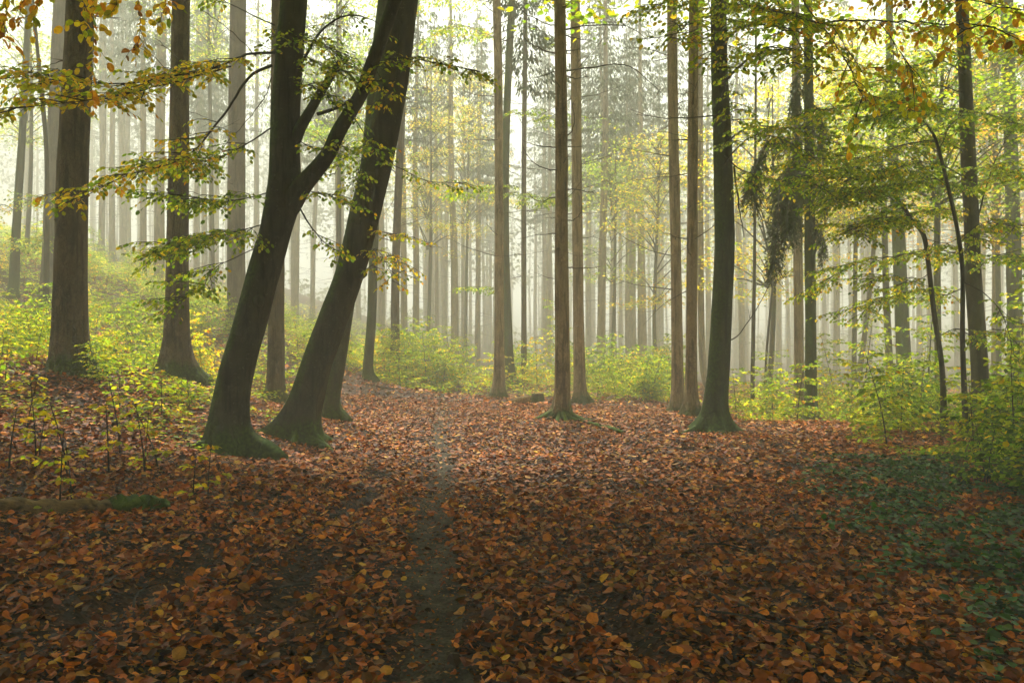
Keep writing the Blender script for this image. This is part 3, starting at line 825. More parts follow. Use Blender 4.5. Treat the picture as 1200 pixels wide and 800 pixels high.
# hanging leaf strands from a high limb that reaches towards the viewer
hang = [([(150, -60), (120, -40), (110, 0), (108, 60), (112, 130)], 7.5, 6.6), ([(40, -50), (30, -10), (20, 25)], 6.0, 5.8), ([(60, -60), (45, -20), (40, 25)], 6.0, 5.8),
        ([(175, -50), (160, -10), (165, 40), (160, 75)], 7.2, 7.0), ([(190, -40), (196, 0), (190, 30)], 7.0, 6.8), ([(150, -40), (140, -5), (125, 20)], 6.8, 6.6), ([(10, -40), (5, 10), (3, 50)], 6, 5.8),
        ([(95, -45), (98, 0), (96, 40)], 6.6, 6.5)]
T = Tubes(); L = Leaves()
hl = [spBA[int(np.argmin(np.abs(spBA[:, 2] - 6.8)))][:3], P(230, -130, 9.0), P(150, -60, 7.3), P(60, -55, 6.2), P(-60, -60, 5.6)]
q = spline(hl, 24); T.sweep(q, np.linspace(.05, .01, 24), 8, noise_amp=.03)
for pts, d0, d1 in hang:
    w_ = spline([P(a, b, d0 + (d1 - d0) * i / (len(pts) - 1)) for i, (a, b) in enumerate(pts)], 12)
    w_[1:] += rng.normal(0, .012, (11, 3))
    T.sweep(w_, np.linspace(.005, .0015, 12), 4)
    leaves_on(L, w_, .07, MIX_O, .035, droop=.5, tilt=.9)
    for _ in range(5):
        i = random.randint(2, 10); d = rng.normal(0, 1, 3); d[2] = -.3
        e = np.array([w_[i], w_[i] + unit(d) * .09, w_[i] + unit(d) * .18 - (0, 0, .04)])
        T.sweep(e, (.003, .002, .001), 3); leaves_on(L, e, .07, MIX_O, .045, droop=.5, tilt=.9)
br = T.build('branch', M['twig'], oA, origin=bBA); L.build('foliage', M['leaf'], br, origin=bBA, rich=True)

# ---- mossy leaning beech (B) and its neighbour (C)
YB = 13.3
b_ = G0(350, 517, YB)
oB = empty('beech_tree', b_, 'thick beech leaning right with bright green moss up its left side', 'tree')
pB = Ppath([(349, 518, 56), (352, 500, 44), (359, 470, 37), (372, 425, 34), (388, 380, 34), (410, 320, 34), (423, 270, 35), (435, 220, 35), (448, 165, 35), (461, 90, 36), (472, 0, 36), (476, -30, 36)], YB)
pB[0, :3] = b_; pB = extend(pB, 18, .06)
trunk(oB, pB, M['beech_bark'], b_, 4, .6, .3, 36, noise_amp=.012)
T = Tubes(); c0 = P(416, 322, YB - .1); T.sweep(np.array([c0 + (-.1, 0, 0), c0 + (.12, 0, .02), c0 + (.2, 0, .01)]), (.13, .10, .03), 10, noise_amp=.05); T.build('burr', M['beech_bark'], oB, origin=b_)
boughs(oB, b_, [
    ([(452, 190), (470, 198), (500, 212), (530, 214), (548, 214)], 13.1, 12, S(r0=.008, n=10, sl=.4, mix=MIX_G, from_u=.12)),
    ([(440, 160), (430, 172), (420, 200), (412, 220)], 13.2, 12.3, S(r0=.008, n=12, sl=.45, mix=MIX_G, from_u=.2)),
    ([(436, 276), (448, 272), (462, 276), (486, 278)], 13.2, 12.4, S(r0=.007, n=10, sl=.35, mix=MIX_Y, from_u=.05)),
    ([(428, 316), (445, 305), (462, 300), (478, 325)], 13.2, 12.6, S(r0=.007, n=12, sl=.4, mix=MIX_Y, from_u=.05)),
    ([(425, 296), (440, 292), (455, 312), (460, 330)], 13.2, 12.6, S(r0=.006, n=10, sl=.35, mix=MIX_Y, from_u=.05)),
    ([(430, 190), (412, 180), (400, 190), (392, 205)], 13.2, 12.2, S(r0=.006, n=9, sl=.4, mix=MIX_G, from_u=.1)),
])
for dx, dy, ln, r0 in ((-.9, -.5, .7, .13), (.9, -.6, .8, .12), (.1, -1, .5, .12)):
    T = Tubes(); d = unit(np.array((dx, dy, 0.))); s_ = np.linspace(0, 1, 9)
    qq = b_ + np.outer(.15 + s_ * ln, d); qq[:, 2] = H(qq[:, 0], qq[:, 1]) + .3 * np.exp(-s_ * 4) + .03 * (1 - s_) - .06 * s_ ** 3
    T.sweep(qq, np.linspace(r0, .02, 9), 9, noise_amp=.05); T.build('root', M['moss'], oB, origin=b_)
Yc = 16.8
bC = G0(393, 490, Yc)
oC = empty('beech_tree', bC, 'upright greenish beech mostly hidden behind the mossy leaning beech', 'tree')
pC = Ppath([(391, 491, 26), (389, 470, 19), (396, 425, 18), (403, 380, 18), (415, 300, 18), (428, 220, 18), (437, 140, 18), (445, 60, 18), (452, 0, 18)], Yc)
pC[0, :3] = bC; pC = extend(pC, 17, .05)
trunk(oC, pC, M['green_beech'], bC, 5, 1.0, .16, 28)

# ---- dark slim beech left of the trail
b_ = G0(432, 446, 25)
oS = empty('beech_tree', b_, 'slim dark green beech slightly leaning, just left of the trailside shrubs', 'tree')
pS = Ppath([(430, 447, 14), (431, 430, 12), (435, 380, 11), (437, 320, 10.5), (440, 240, 10), (446, 120, 9), (455, 0, 8)], 25)
pS[0, :3] = b_; pS = extend(pS, 17, .03); trunk(oS, pS, M['green_beech'], b_, 4, .5, .2, 18)
# ---- green beech behind the trailside spruce
b_ = G0(600, 453, 31)
oE = empty('beech_tree', b_, 'greenish grey beech hidden behind the trailside spruce', 'tree')
pE = Ppath([(600, 454, 17), (597, 430, 12), (594, 350, 9.5), (592, 250, 8.8), (594, 130, 8.4), (600, 0, 8)], 31)
pE[0, :3] = b_; pE = extend(pE, 18, .04); trunk(oE, pE, M['green_beech'], b_, 5, .9, .3, 18)
boughs(oE, b_, [
    ([(593, 215), (575, 222), (555, 226), (535, 222)], 31, 27, S(r0=.012, n=12, sl=1.1, mix=MIX_G, from_u=.1, size=.09, step=.07)),
    ([(593, 226), (615, 230), (640, 232), (655, 236)], 31, 27, S(r0=.012, n=12, sl=1.1, mix=MIX_G, from_u=.1, size=.09, step=.07)),
    ([(593, 335), (575, 338), (560, 336), (540, 338)], 31, 28, S(r0=.010, n=8, sl=.9, mix=MIX_G, from_u=.1, size=.09, step=.07)),
    ([(596, 130), (612, 135), (640, 140), (655, 130)], 31, 28, S(r0=.012, n=8, sl=1.0, mix=MIX_G, from_u=.1, size=.09, step=.07)),
    ([(598, 50), (570, 40), (540, 30), (505, 40)], 31, 28, S(r0=.02, n=16, sl=1.5, mix=MIX_YG, from_u=.1, size=.10, step=.08, gap=.14)),
    ([(600, 10), (560, 0), (520, -5), (480, 10)], 31, 28, S(r0=.02, n=16, sl=1.5, mix=MIX_YG, from_u=.1, size=.10, step=.08, gap=.14)),
], )

# ---- green-barked beech (I)
YI = 14.6
bI = G0(834, 507, YI)
oI = empty('beech_tree', bI, 'green-barked beech with flared mossy roots and leafy limbs over the clearing', 'tree')
pI = Ppath([(832, 508, 40), (837, 480, 29), (842, 430, 25), (846, 360, 23.5), (849, 290, 23.5), (848, 220, 22.5), (846, 150, 21), (843, 80, 19), (842, 0, 18)], YI)
pI[0, :3] = bI; pI = extend(pI, 18, .05)
_, spI = trunk(oI, pI, M['green_beech'], bI, 5, .8, .2, 32)
for dx, dy, ln, r0 in ((-1, -.3, .75, .09), (.6, -1, .5, .09), (-.3, -1, .55, .08), (.9, .1, .4, .08)):
    T = Tubes(); d = unit(np.array((dx, dy, 0.))); s_ = np.linspace(0, 1, 9)
    qq = bI + np.outer(.08 + s_ * ln, d); qq[:, 2] = H(qq[:, 0], qq[:, 1]) + .22 * np.exp(-s_ * 4) + .03 * (1 - s_) - .05 * s_ ** 3
    T.sweep(qq, np.linspace(r0, .02, 9), 9, noise_amp=.05); T.build('root', M['moss'], oI, origin=bI)
boughs(oI, bI, [
    ([(846, 175), (862, 158), (885, 148), (920, 150), (955, 152)], 14.5, 12.5, S(r0=.018, n=14, sl=.7, mix=MIX_G, from_u=.2)),
    ([(846, 180), (870, 200), (905, 210), (950, 215), (985, 235)], 14.5, 12.5, S(r0=.014, n=14, sl=.8, mix=MIX_G, from_u=.2)),
    ([(846, 195), (880, 160), (920, 165), (960, 190)], 14.5, 11.5, S(r0=.012, n=12, sl=.7, mix=MIX_G, from_u=.2)),
    # long limb to the right of the canopy (toward the viewer)
    ([(845, 100), (860, 85), (885, 62), (905, 55), (930, 60)], 14.4, 9.0, S(r0=.03, n=13, sl=.7, mix=MIX_YG, from_u=.2)),
    ([(843, 60), (858, 40), (878, 30), (905, 30), (940, 40)], 14.4, 8.5, S(r0=.03, n=13, sl=.7, mix=MIX_YG, from_u=.2)),
    ([(842, 20), (850, 10), (870, 5), (900, 12), (940, 20)], 14.4, 7.5, S(r0=.03, n=13, sl=.65, mix=MIX_YG, from_u=.2)),
    ([(843, 40), (825, 30), (805, 30), (785, 45)], 14.4, 9.5, S(r0=.016, n=12, sl=.5, mix=MIX_YG, from_u=.3)),
    ([(843, 120), (850, 100), (856, 120), (858, 145)], 14.4, 9.5, S(r0=.010, n=8, sl=.45, mix=MIX_G, from_u=.35)),
    ([(842, 0), (820, -5), (790, 0), (765, 10)], 14.4, 10, S(r0=.016, n=10, sl=.6, mix=MIX_YG, from_u=.3)),
    ([(842, 5), (870, -10), (910, 0), (940, 60), (960, 90)], 14.4, 7.5, S(r0=.016, n=10, sl=.6, mix=MIX_YG, from_u=.35)),
    ([(842, 10), (830, -10), (835, 40), (842, 85)], 14.4, 8.0, S(r0=.012, n=10, sl=.45, mix=MIX_YG, from_u=.5)),
    ([(843, -5), (880, -20), (930, -10), (990, 70), (1010, 110)], 14.4, 7.0, S(r0=.02, n=10, sl=.6, mix=MIX_O, from_u=.4)),
    # near twig with orange leaves running right
    ([(843, -20), (850, -10), (880, 8), (920, 18), (960, 26), (1010, 24), (1060, 26), (1110, 28), (1165, 32)], 14.4, 5.2, S(r0=.03, r1=.002, n=22, sl=.38, mix=MIX_O, from_u=.42, down=.15, droop=.3, twigr=.0022)),
    ([(975, 30), (990, 55), (1000, 90), (1015, 120)], 6.4, 6.0, S(r0=.004, r1=.001, n=5, sl=.3, mix=MIX_Y, from_u=.1, down=.3, droop=.4, twigr=.002)),
    ([(1030, 26), (1048, 50), (1060, 70), (1070, 85)], 6.0, 5.8, S(r0=.004, r1=.001, n=5, sl=.28, mix=MIX_O, from_u=.2, down=.3, droop=.4, twigr=.002)),
    ([(850, -15), (900, -40), (1000, -30), (1080, -10), (1190, 10)], 13, 5.4, S(r0=.02, r1=.003, n=16, sl=.4, mix=MIX_O, from_u=.5, down=.15, droop=.3, twigr=.002)),
])
# bare broken branches low on the stem
limb_px(oI, bI, [(860, 195), (864, 225), (868, 255), (872, 278)], 14.5, 14.2, .02, 'dead_branch', 'dead')
limb_px(oI, bI, [(843, 135), (810, 138), (775, 138), (745, 134)], 14.5, 13.6, .014, 'dead_branch', 'dead')

# ---- spruce hung with needle boughs
b_ = G0(950, 500, 20)
oN = empty('spruce_tree', b_, 'misty spruce with dark drooping needle boughs at the clearing edge', 'tree')
pN = Ppath([(950, 501, 19), (950, 470, 14), (950, 380, 12.5), (949, 280, 12), (948, 150, 11), (947, 0, 10)], 20)
pN[0, :3] = b_; pN = extend(pN, 25, .04)
_, spN = trunk(oN, pN, M['green_beech'], b_, 5, .4, .2, 20)
def needle_bough(parent, base, pts, Y0, Y1, dens, spread, hang_):
    w_ = np.array([P(a, b, Y0 + (Y1 - Y0) * i / (len(pts) - 1)) for i, (a, b) in enumerate(pts)])
    s_ = spline(w_, 16); T = Tubes(); T.sweep(s_, np.linspace(.018, .004, 16), 5)
    L = Leaves()
    for _ in range(dens):
        i = random.randint(4, 15); a = U(0, 6.28)
        d = np.array((math.cos(a), math.sin(a), U(-.6, .1))); ln = spread * U(.3, 1) * (1.1 - i / 20)
        e = s_[i] + np.outer(np.linspace(0, 1, 5), d * ln) + np.outer(np.linspace(0, 1, 5) ** 1.5, (0, 0, -hang_ * U(.4, 1.2)))
        T.sweep(e[[0, 2, 4]], (.004, .003, .001), 3)
        m = 34; u = rng.random(m); q = np.array([np.interp(u, np.linspace(0, 1, 5), e[:, c]) for c in range(3)]).T
        dd = unit(d)[None] * .6 + rng.normal(0, .55, (m, 3)); dd[:, 2] -= .7
        L.add(q, dd, rng.normal(0, 1, (m, 3)), rng.uniform(.05, .12, m), np.array((.04, .06, .02)) * rng.uniform(.5, 1.8, (m, 1)))
    br = T.build('branch', M['dead'], parent, origin=base)
    L.build('foliage', M['needle'], br, origin=base, widthmul=.3)
needle_bough(oN, b_, [(948, 170), (925, 160), (900, 165), (885, 195), (878, 215)], 20, 15.5, 110, .6, .7)
needle_bough(oN, b_, [(948, 190), (930, 190), (915, 215), (912, 250), (908, 300)], 20, 15.8, 150, .6, .7)
needle_bough(oN, b_, [(948, 200), (935, 205), (925, 235), (922, 262)], 20, 16.2, 100, .55, .6)
for z0 in range(0, 16):
    y = 80 + z0 * 12 + U(-4, 4); s_ = random.choice((-1, 1))
    needle_bough(oN, b_, [(947, y), (947 + s_ * 6, y + 4), (947 + s_ * 14, y + 16), (947 + s_ * 18, y + 32)], 20, 19.4 if z0 % 2 else 20.5, 26, .45, .6)
c = link('crown', SPR[0][2], None, oN)
b_ = G0(936, 492, 23)
oN2 = empty('spruce_tree', b_, 'greyish trunk close behind the needle-hung spruce', 'tree')
pN = Ppath([(937, 496, 16), (936, 470, 12), (936, 380, 11), (934, 200, 10), (932, 0, 9)], 23); pN[0, :3] = b_
trunk(oN2, extend(pN, 24, .04), M['spruce_bark_light'], b_, 5, .4, .2, 18)

# ---- dark right beech (J) with layered sprays
YJ = 15.5
bJ = G0(1150, 498, YJ)
oJ = empty('beech_tree', bJ, 'dark straight beech in the shrubs at the right', 'tree')
pJ = Ppath([(1151, 500, 25), (1149, 450, 19), (1146, 400, 18), (1141, 330, 17.5), (1138, 250, 16.5), (1134, 170, 16), (1131, 90, 14.5), (1127, 0, 13)], YJ)
pJ[0, :3] = bJ; pJ = extend(pJ, 17, .04); trunk(oJ, pJ, M['beech_plain'], bJ, 5, .6, .2, 26)
boughs(oJ, bJ, [
    ([(1138, 268), (1128, 296), (1095, 292), (1050, 300), (1010, 306), (965, 330)], 15.5, 13.5, S(r0=.018, n=24, sl=.9, mix=MIX_YG, from_u=.12)),
    ([(1136, 230), (1110, 215), (1070, 215), (1020, 222), (980, 235)], 15.5, 12.5, S(r0=.016, n=26, sl=1.0, mix=MIX_G, from_u=.12)),
    ([(1136, 180), (1100, 165), (1060, 170), (1010, 185), (975, 180)], 15.5, 13, S(r0=.016, n=26, sl=1.0, mix=MIX_YG, from_u=.12)),
    ([(1134, 140), (1100, 125), (1060, 130), (1020, 140)], 15.5, 13, S(r0=.014, n=22, sl=.95, mix=MIX_G, from_u=.12)),
    ([(1134, 130), (1160, 135), (1190, 145), (1230, 150)], 15.5, 13, S(r0=.014, n=16, sl=.9, mix=MIX_G, from_u=.12)),
    ([(1136, 200), (1165, 195), (1195, 205), (1230, 210)], 15.5, 13, S(r0=.014, n=16, sl=.9, mix=MIX_YG, from_u=.12)),
    ([(1134, 90), (1100, 70), (1060, 85), (1030, 95)], 15.5, 13, S(r0=.014, n=16, sl=.9, mix=MIX_G, from_u=.15)),
    ([(1140, 330), (1110, 345), (1080, 340), (1040, 350), (1000, 362)], 15.5, 13.5, S(r0=.014, n=22, sl=.8, mix=MIX_YG, from_u=.15)),
    ([(1140, 320), (1165, 300), (1190, 300), (1220, 310)], 15.5, 13, S(r0=.014, n=14, sl=.8, mix=MIX_G, from_u=.15)),
    ([(1144, 262), (1160, 205), (1175, 170), (1190, 140)], 15.5, 14.6, S(r0=.02, n=12, sl=.7, mix=MIX_G, from_u=.4)),
    ([(1136, 250), (1105, 245), (1070, 250), (1030, 262), (990, 268)], 15.5, 12.8, S(r0=.014, n=22, sl=.9, mix=MIX_YG, from_u=.12)),
    ([(1136, 210), (1090, 190), (1040, 200), (990, 208), (950, 200)], 15.5, 11.8, S(r0=.014, n=24, sl=.9, mix=MIX_G, from_u=.2)),
    ([(1134, 110), (1090, 100), (1040, 112), (990, 125), (950, 130)], 15.5, 12.5, S(r0=.014, n=22, sl=.9, mix=MIX_YG, from_u=.2)),
    ([(1133, 60), (1160, 40), (1190, 60), (1220, 60)], 15.5, 13, S(r0=.014, n=12, sl=.8, mix=MIX_YG, from_u=.3)),
])
# upper crowns of the near beeches, above the picture, which shade the clearing
def crown_for(o, base, off, z0, z1, rx, ncl, mix=MIX_YG, leaf=.20):
    me_, T = beech_crown_mesh('crown', z0, z1, rx, ncl, leaf, mix, off)
    c = link('crown', me_, M['leaf'], o)
    T.build('upper_limbs', M['twig'], o)
crown_for(oA, bBA, (2.5, -4.0), 9.5, 19, 7.5, 250)
crown_for(oB, None, (4.5, -4), 10, 20, 7, 190)
crown_for(oI, bI, (-.5, -5.5), 8.6, 19, 7.5, 140)
crown_for(oJ, bJ, (-1, -4), 8.8, 18, 7.0, 80)

# leaning and forked slender stems
def thin_tree(pp, Y, label, m='beech_plain', sprays=None, top=None, name='beech_tree', cat='tree', group=None, k=10, vis_leaf=.08):
    b = G0(pp[0][0], pp[0][1], Y); o = empty(name, b, label, cat, group)
    pt = Ppath(pp, Y); pt[0, :3] = b
    if top: pt = extend(pt, top, .03)
    trunk(o, pt, M[m], b, 4, .3, .15, k)
    if sprays: boughs(o, b, sprays)
    return o
thin_tree([(1106, 470, 8), (1104, 432, 6), (1095, 370, 5.5), (1088, 310, 5), (1082, 275, 5), (1068, 258, 4.5), (1060, 243, 3.5), (1052, 238, 2)], 14,
          'crooked dark sapling stem with a hooked top at the right', name='beech_sapling', cat='sapling',
          sprays=[([(1066, 257), (1052, 238), (1030, 226), (1000, 222)], 14, 13, S(r0=.012, n=16, sl=.7, mix=MIX_G, from_u=.1)), ([(1090, 320), (1070, 330), (1045, 322), (1020, 330)], 14, 12.5, S(r0=.008, n=14, sl=.6, mix=MIX_YG, from_u=.15)),
                  ([(1084, 280), (1110, 285), (1130, 275), (1150, 280)], 14, 13, S(r0=.008, n=10, sl=.6, mix=MIX_YG, from_u=.15)),
                  ([(1070, 260), (1050, 255), (1020, 258), (1000, 270)], 14, 12.8, S(r0=.008, n=14, sl=.7, mix=MIX_G, from_u=.15)),
                  ([(1098, 395), (1120, 385), (1140, 392), (1165, 385)], 14, 12.8, S(r0=.008, n=10, sl=.5, mix=MIX_YG, from_u=.15))])
thin_tree([(1132, 480, 7), (1128, 400, 5.5), (1128, 320, 5), (1122, 270, 4.5), (1110, 215, 4), (1100, 175, 3.5), (1094, 158, 3), (1086, 146, 2)], 13,
          'slender forked sapling rising in front of the dark right beech', name='beech_sapling', cat='sapling',
          sprays=[([(1100, 176), (1108, 160), (1112, 148), (1124, 138)], 13, 12.8, S(r0=.008, n=5, sl=.5, mix=MIX_G, from_u=.3)),
                  ([(1094, 158), (1080, 140), (1060, 128), (1040, 125)], 13, 12, S(r0=.008, n=14, sl=.7, mix=MIX_G, from_u=.2)),
                  ([(1112, 220), (1090, 205), (1060, 200), (1035, 205)], 13, 12, S(r0=.008, n=14, sl=.7, mix=MIX_YG, from_u=.2)),
                  ([(1124, 280), (1150, 262), (1172, 262), (1195, 268)], 13, 12, S(r0=.008, n=12, sl=.6, mix=MIX_YG, from_u=.2)),
                  ([(1128, 330), (1155, 345), (1175, 370), (1190, 420)], 13, 12, S(r0=.010, n=8, sl=.5, mix=MIX_G, from_u=.4))])
thin_tree([(1062, 472, 22), (1060, 440, 17), (1056, 350, 15), (1052, 260, 14), (1046, 180, 12), (1044, 120, 10), (1042, 0, 8)], 29, 'pale thick beech with a forked top in the mist at the right', 'green_beech', top=17, k=16,
          sprays=[([(1048, 190), (1062, 160), (1072, 130), (1085, 90)], 29, 28, S(r0=.06, n=8, sl=1.2, mix=MIX_Y, from_u=.4, size=.1, step=.09, gap=.16)),
                  ([(1044, 130), (1020, 110), (1000, 100), (975, 110)], 29, 27, S(r0=.03, n=16, sl=1.4, mix=MIX_Y, from_u=.2, size=.1, step=.09, gap=.16)),
                  ([(1050, 250), (1020, 240), (1000, 250), (980, 262)], 29, 27, S(r0=.02, n=14, sl=1.2, mix=MIX_Y, from_u=.2, size=.1, step=.09, gap=.16))])
thin_tree([(1044, 468, 10), (1042, 420, 8), (1038, 330, 7), (1036, 240, 6), (1034, 205, 5), (1028, 180, 4), (1020, 160, 3)], 30, 'slim forked grey beech just left of the pale thick beech', 'beech_plain', k=12,
          sprays=[([(1035, 215), (1042, 195), (1046, 175), (1050, 160)], 30, 30, S(r0=.04, n=6, sl=1, mix=MIX_Y, from_u=.6, size=.1, step=.09)), ([(1030, 185), (1015, 170), (1000, 165), (985, 170)], 30, 28, S(r0=.02, n=10, sl=1.1, mix=MIX_YG, from_u=.4, size=.1, step=.09, gap=.15))])
thin_tree([(1002, 476, 8), (1008, 430, 6.5), (1016, 370, 5.5), (1022, 310, 5), (1028, 250, 4)], 36, 'leaning hazy beech between the needle-hung spruce and pale beech', 'beech_plain', k=10, top=14)
thin_tree([(882, 480, 6), (882, 440, 5), (883, 380, 4.6), (884, 320, 4), (885, 200, 3)], 24, 'thin leafless pole just right of the green beech', 'beech_plain', k=10, top=12)
thin_tree([(896, 470, 4), (898, 420, 3.2), (902, 370, 2.6), (906, 330, 2)], 25, 'thinnest grey pole near the green beech', 'beech_plain', k=8)
thin_tree([(1192, 490, 20), (1190, 420, 17), (1188, 300, 16), (1184, 150, 14), (1180, 0, 13)], 26, 'stout grey beech at the right edge behind the shrubs', 'beech_plain', top=17, k=16)
thin_tree([(16, 326, 12), (19, 270, 9.5), (26, 160, 8), (31, 60, 7), (34, 0, 6.5)], 30, 'leaning dark beech at the far left edge of the bank', 'green_beech', top=16, k=14,
          sprays=[([(20, 250), (5, 240), (-10, 245), (-25, 250)], 30, 28, S(r0=.02, n=10, sl=1.5, mix=MIX_Y, from_u=.1, size=.1, step=.09, gap=.16)),
                  ([(22, 230), (35, 235), (48, 228), (58, 235)], 30, 28, S(r0=.02, n=12, sl=1.3, mix=MIX_YG, from_u=.1, size=.1, step=.09, gap=.16)),
                  ([(20, 280), (32, 284), (45, 278), (55, 285)], 30, 28, S(r0=.02, n=12, sl=1.2, mix=MIX_YG, from_u=.1, size=.1, step=.09, gap=.16))])
thin_tree([(54, 340, 7), (55, 200, 5), (50, 120, 5), (44, 60, 4), (38, 0, 4)], 24, 'thin curved beech stem left of the thickest spruce', 'beech_plain', top=13, k=10)
thin_tree([(836, 470, 7), (824, 430, 8), (821, 300, 7.5), (820, 0, 7)], 31, 'pale spruce seen between twin spruces and green beech', 'spruce_far', top=24, k=12, name='spruce_tree')
# long bare branch slanting from the green beech
limb_px(oI, bI, [(857, 398), (866, 392), (880, 372), (893, 350), (905, 330), (922, 308)], 14.6, 15.4, .014)

# ---- trees in the fog, measured from the photograph (x, width px)
for px, wpx in ((118, 6.5), (131, 6.5), (145, 6), (167, 8), (396, 8.5), (447, 7), (474, 8), (487, 8), (505, 5.5), (514, 4), (521, 5.5), (533, 8), (543, 5.5), (551, 4), (559, 7),
                (568, 4), (574, 4), (628, 4), (636, 4.5), (643, 6.5), (688, 4.5), (694, 3.8), (704, 9), (720, 6), (727, 5), (736, 7), (743, 7), (752, 8), (761, 4), (768, 4),
                (775, 5), (366, 6), (240, 6), (253, 5), (300, 6), (346, 7), (30, 5), (862, 4), (874, 5), (912, 6), (924, 5), (966, 5), (980, 6), (996, 5), (1020, 5), (1078, 6),
                (1092, 5), (1122, 6), (1165, 8), (1174, 5)):
    Y = .40 * FX / wpx
    Y = min(Y, 92)
    if px in (1165,): Y = 34
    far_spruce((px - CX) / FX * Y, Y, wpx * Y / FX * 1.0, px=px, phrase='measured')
pending[:] = [(o, px, 'hazy tan spruce trunk,' if (CX and abs(o.location.y) < 60) else 'faint spruce trunk in thick mist,', 's') for o, px, a, b in pending]
# taller, denser crowned spruces whose boughs close the top of the view
SPR += [spruce_variant(4, 28.5, .19, 12, 3.0, .6), spruce_variant(5, 28, .18, 14, 2.8, .6)]
for px, Y in ((705, 50), (755, 54), (770, 66), (716, 70), (690, 62), (640, 66), (560, 66), (520, 74), (440, 70), (400, 66), (345, 55), (250, 66), (230, 58), (150, 68),
              (830, 60), (870, 52), (905, 64), (980, 56), (1015, 68), (1090, 58), (1150, 50), (1210, 60), (660, 72), (580, 76), (500, 78), (742, 78), (420, 76)):
    far_spruce((px - CX) / FX * Y, Y, .36, var=random.choice((4, 5)), px=px, phrase='full-crowned misty spruce,')
# faint rows beyond
cnt = 0
taken = [(o.location.x, o.location.y) for o in bpy.data.objects if o.type == 'EMPTY' and o.parent is None]
while cnt < 60:
    Y = 42 + 93 * R() ** .75; px = U(-60, 1260)
    x = (px - CX) / FX * Y
    if min((x - a) ** 2 + (Y - b) ** 2 for a, b in taken) < 5: continue
    taken.append((x, Y))
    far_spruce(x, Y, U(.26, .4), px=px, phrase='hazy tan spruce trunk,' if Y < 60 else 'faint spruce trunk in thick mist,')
    cnt += 1

# ---- the wood closes in far behind: one mass of stems and crowns
T = Tubes(); L = Leaves()
for _ in range(240):
    Y = U(104, 160); x = U(-.78, .78) * Y; z = Hs(x, Y); rr = U(.12, .22)
    T.sweep([(x, Y, z - .5), (x + U(-.3, .3), Y, z + 10), (x, Y, z + 24)], (rr, rr * .85, .05), 5)
m_ = 34000
Y = rng.uniform(100, 168, m_); x = rng.uniform(-.8, .8, m_) * Y
hh_ = np.where(rng.random(m_) < .8, 10 + 16 * rng.random(m_) ** .8, rng.uniform(0, 3.5, m_))
d = rng.normal(0, 1, (m_, 3)); d[:, 2] -= .8
L.add(np.c_[x, Y, H(x, Y) + hh_], d, rng.normal(0, 1, (m_, 3)), rng.uniform(.35, .8, m_), np.where((hh_ < 4)[:, None], np.array((.14, .17, .02)), np.array((.04, .06, .02))) * rng.uniform(.6, 1.5, (m_, 1)))
fw = L.build('far_woods', M['needle']); tag(fw, 'dim mass of far trees closing the wood in the mist', 'woods', kind='stuff')
T.build('trunks', M['spruce_far'], fw)['kind'] = 'stuff'

# ---- unseen trees added behind and beside the viewpoint to shade the clearing
k = 0
while k < 26:
    x, y = U(-26, 26), U(-24, 12)
    if abs(x) < .75 * y + 3.5 or math.hypot(x, y) < 3.5: continue
    if min((x - a) ** 2 + (y - b) ** 2 for a, b in taken) < 9: continue
    taken.append((x, y)); k += 1
    o = far_spruce(x, y, U(.3, .4)); pending.pop()
    o['label'] = 'unseen tall spruce added behind or beside the viewpoint to shade the clearing'; o['group'] = 'shade spruces added outside the picture'
me_, T_ = beech_crown_mesh('crown', 6.5, 19, 6.5, 290, .19, MIX_YG, (0, 0))  # dense crown of the added unseen beeches, blocks light from back and sides
tl = T_.build('limbs', M['twig'], None)
first = True
for x, y in ((-7.5, 1.5), (6.5, 1.0), (-2.5, -6), (4, -8), (-10, -6), (11, 5), (-12.5, 6), (10, -5), (0, -14), (-7, -14), (7, -15), (-15, -12), (15, -12), (-17, -1), (17, -1), (-3, -21), (5, -22)):
    o = empty('beech_tree', (x, y, Hs(x, y)), 'unseen leafy beech added behind or beside the viewpoint to shade the clearing', 'tree', 'shade beeches added outside the picture')
    T = Tubes(); T.sweep([(0, 0, -.4), (0, 0, 2), (.1, 0, 9), (0, 0, 18)], (.3, .22, .16, .03), 12, noise_amp=.03); T.build('trunk', M['beech_bark'], o)
    link('crown', me_, M['leaf'], o)
    if first: tl.parent = o; first = False
    else: link('limbs', tl.data, None, o)

